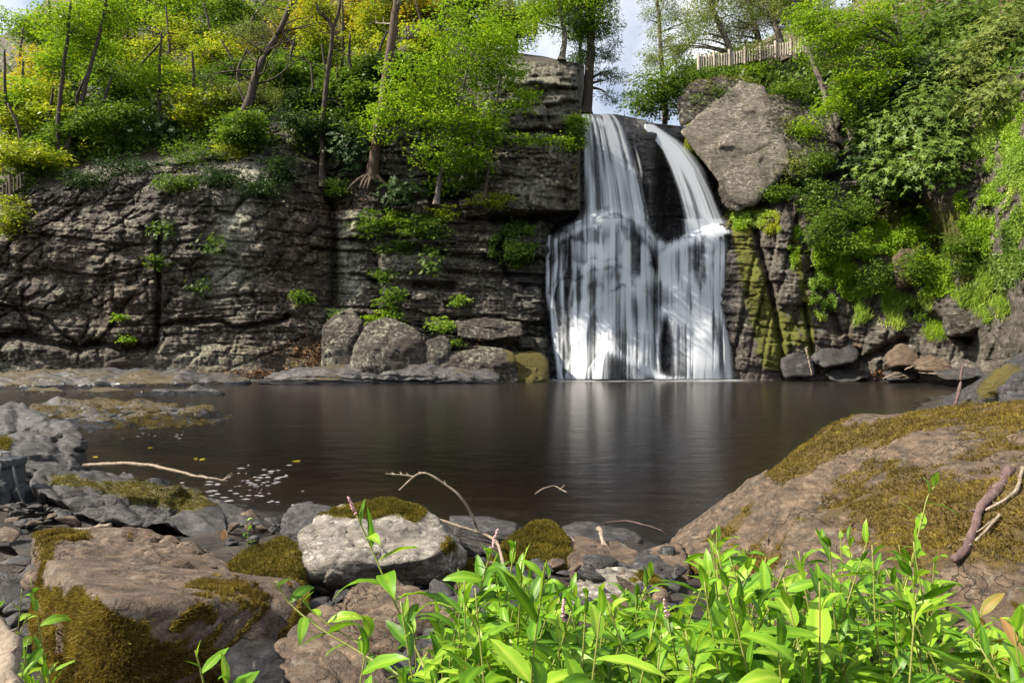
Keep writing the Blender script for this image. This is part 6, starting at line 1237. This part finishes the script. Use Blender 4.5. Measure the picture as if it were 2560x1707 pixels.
# ------------------------------------------------------------------ picket railings
def fence(label, line, hpx, step, mat='fence', posts=6):
    xs = [p[0] for p in line]; base = P(line[0][0], line[0][1], line[0][2]); o = thing('wooden_railing', label, 'railing', base)
    def at(x): return P(x, np.interp(x, xs, [p[1] for p in line]), np.interp(x, xs, [p[2] for p in line]))
    hz = hpx / F * line[0][2]
    def bar(a, b, w, t):
        v, f = tube(np.array([a, b]) - base, [w, w], 4); A = Acc(); A.add(v, f); return A
    pk = bar(base, base + np.array([0, 0, hz * 0.86]), 0.05, 0.03).build('picket', M[mat], False); ps = bar(base, base + np.array([0, 0, hz * 1.2]), 0.08, 0.08).build('post', M[mat], False)
    X = np.arange(xs[0], xs[-1], step)
    for k, x in enumerate(X):
        q = at(x) - base; isp = k % posts == 0
        c = obj('post' if isp else 'picket', ps if isp else pk, o, Vector(q + np.array([0, 0, 0 if isp else hz * 0.1]))); c.rotation_euler = (0, 0.04 * math.sin(k * 2.1), 0)
    for hh in (0.2, 0.85):
        A = Acc(); pp = np.array([at(x) for x in np.linspace(xs[0], xs[-1], 14)]) - base + np.array([0, 0.06, hz * hh]); v, f = tube(pp, 0.05, 4); A.add(v, f); obj('rail', A.build('rail', M[mat], False), o)
fence('weathered picket railing along the path above the huge pale block', [(1746,176,37.4),(1830,166,37.4),(1960,142,37.2),(2085,120,36.6)], 36, 6.4)
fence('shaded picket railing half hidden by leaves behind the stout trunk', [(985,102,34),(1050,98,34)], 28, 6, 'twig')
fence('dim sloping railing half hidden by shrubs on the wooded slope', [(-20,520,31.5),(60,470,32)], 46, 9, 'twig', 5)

# ------------------------------------------------------------------ backpack
D0 = 6.7; bb = P(14, 1266, D0); pk = thing('backpack', 'dark grey camera backpack standing on the slate flakes', 'backpack', bb)
def sbox(c, r, e=0.35, seed=0, wr=0.01):
    D, f = ico(4); v = np.sign(D) * np.abs(D) ** e; v = v / np.maximum(1, np.abs(v).max(1, keepdims=True)); v = v * np.array(r) + np.array(c)
    v += wr * fbm(v * 9, 3, seed)[:, None]; return v, f
for nm, c, r, m in [('body', (0, 0, 0.24), (0.17, 0.12, 0.24), 'pack'), ('front_pocket', (0.01, -0.13, 0.15), (0.13, 0.05, 0.13), 'pack'), ('top_flap', (0, -0.02, 0.44), (0.175, 0.13, 0.06), 'pack'), ('side_pocket', (0.19, -0.02, 0.14), (0.04, 0.08, 0.12), 'pack')]:
    v, f = sbox(c, r, 0.5, len(nm), 0.035); v[:, :2] *= (1.08 - 0.7 * v[:, 2:3] ** 1.5); obj(nm, mesh(nm, v, f, M[m], True), pk)
for pts in [[(0.15,-0.1,0.44),(0.2,-0.13,0.3),(0.24,-0.12,0.12),(0.33,-0.15,0.0)], [(-0.05,-0.13,0.47),(-0.06,-0.19,0.3),(-0.05,-0.19,0.08)], [(0.06,-0.13,0.47),(0.07,-0.19,0.3),(0.07,-0.19,0.08)]]:
    A = Acc(); v, f = tube(smooth_path(pts, 12), 0.012, 5); A.add(v, f); obj('strap', A.build('strap', M['pack_trim']), pk)
A = Acc(); v, f = tube(smooth_path([(-0.05,0,0.49),(-0.03,0,0.54),(0.03,0,0.54),(0.05,0,0.49)], 12), 0.01, 5); A.add(v, f); obj('handle', A.build('handle', M['pack_trim']), pk)
A = Acc(); v, f = tube(smooth_path([(-0.12,-0.18,0.26),(0.0,-0.19,0.28),(0.13,-0.18,0.26)], 12), 0.006, 5); A.add(v, f); obj('zip', A.build('zip', M['pack_trim']), pk)

# ------------------------------------------------------------------ foam and floating leaves
fm = N('foam'); t_ = fm.attr('cover'); nn = fm.noise(fm.mapv(fm.pos(), (1,2,1)), 3, 5); d_ = fm.n('BsdfDiffuse'); d_.inputs['Color'].default_value = (0.85,0.88,0.92,1); tp = fm.n('BsdfTransparent'); mm = fm.n('MixShader')
fm.link(fm.math('MULTIPLY', t_, fm.ramp(nn, [(0.25, 0.35), (0.6, 1.0)])), mm.inputs[0]); fm.link(tp.outputs[0], mm.inputs[1]); fm.link(d_.outputs[0], mm.inputs[2]); fm.link(mm.outputs[0], fm.out.inputs['Surface'])
xs = np.linspace(-0.2, 11.6, 200); ys = np.linspace(0, 1, 30); X, Y = np.meshgrid(xs, ys)
dd = 31.9 - 3.6 * Y; cov = np.clip(1.4 * sst(0, 0.05, Y) * (1 - Y) ** 3, 0, 1) * sst(1.4, 2.4, X) * sst(11.4, 9.8, X) * (0.6 + 0.4 * np.sin(X * 2.3) ** 2)
tag(obj('foam', mesh('foam', np.stack([X, dd + 0.2 * np.sin(X * 1.3), X * 0 + 0.012], -1), grid_faces(*X.shape), fm.m, True, {'cover': cov})), 'white churned foam line where the falls meet the pool', 'foam', None, 'stuff')
bv = []; bf = []; n0 = 0; rb = np.random.default_rng(3)
for k in range(110):
    a, b = (rb.normal(560, 80), rb.normal(1235, 28)) if k < 62 else ((rb.normal(655, 26), rb.normal(1195, 20)) if k < 95 else (rb.normal(320, 90), rb.normal(1085, 8)))
    dd = H * F / (b - CY); c = P(a, b, dd); r = rb.uniform(0.006, 0.02); th = np.linspace(0, 2 * math.pi, 8, endpoint=False)
    if ground_z(c[:1], c[1:2])[0] > -0.02: continue
    ring = c + np.stack([np.cos(th) * r * rb.uniform(1.2, 4.0), np.sin(th) * r, 0 * th + 0.006], -1); top = c + np.stack([np.cos(th) * r * 0.6, np.sin(th) * r * 0.6, 0 * th + 0.006 + r * 0.4], -1)
    bv.append(np.vstack([ring, top])); i = np.arange(8); bf.append(np.vstack([np.stack([i, (i+1)%8, (i+1)%8+8, i+8], -1), [[8,9,10,11],[8,11,12,15],[12,13,14,15]]]) + n0); n0 += 16
tag(obj('foam_bubbles', mesh('foam_bubbles', np.vstack(bv), np.vstack(bf), flat_mat('bubble', (0.24,0.24,0.25), 0.3, 0.1), True)), 'scattered foam flecks drifting on the brown shallows', 'foam', None, 'stuff')
YL = leaf_mesh(0.25, 0.1, 0.5, 0.6, 'l_gold')
for a, b, s, lab in [(752,1153,0.14,'single yellow leaf floating alone on the open pool'),(512,1147,0.13,'yellow leaf floating beside a paler leaf'),(492,1148,0.11,'paler leaf floating beside a yellow leaf'),(233,1142,0.12,'greenish leaf floating by the grooved boulder'),(368,1120,0.1,'small yellow leaf floating off the moss-topped shelf')]:
    dd = H * F / (b - CY); o = obj('floating_leaf', YL, None, Vector(P(a, b, dd) + np.array([0, 0, 0.008]))); o.scale = (s, s, s * 0.5); o.rotation_euler = (0, 0.12, R.uniform(0, 6)); tag(o, lab, 'leaf')
o = obj('fallen_leaf', leaf_mesh(0.4, 0.3, 0.5, 0.9, 'l_litter'), None, Vector(P(556, 1350, 5.7))); o.scale = (0.12,) * 3; o.rotation_euler = (0.6, -0.6, 1.9); tag(o, 'orange fallen leaf at the end of the layered slab', 'leaf')
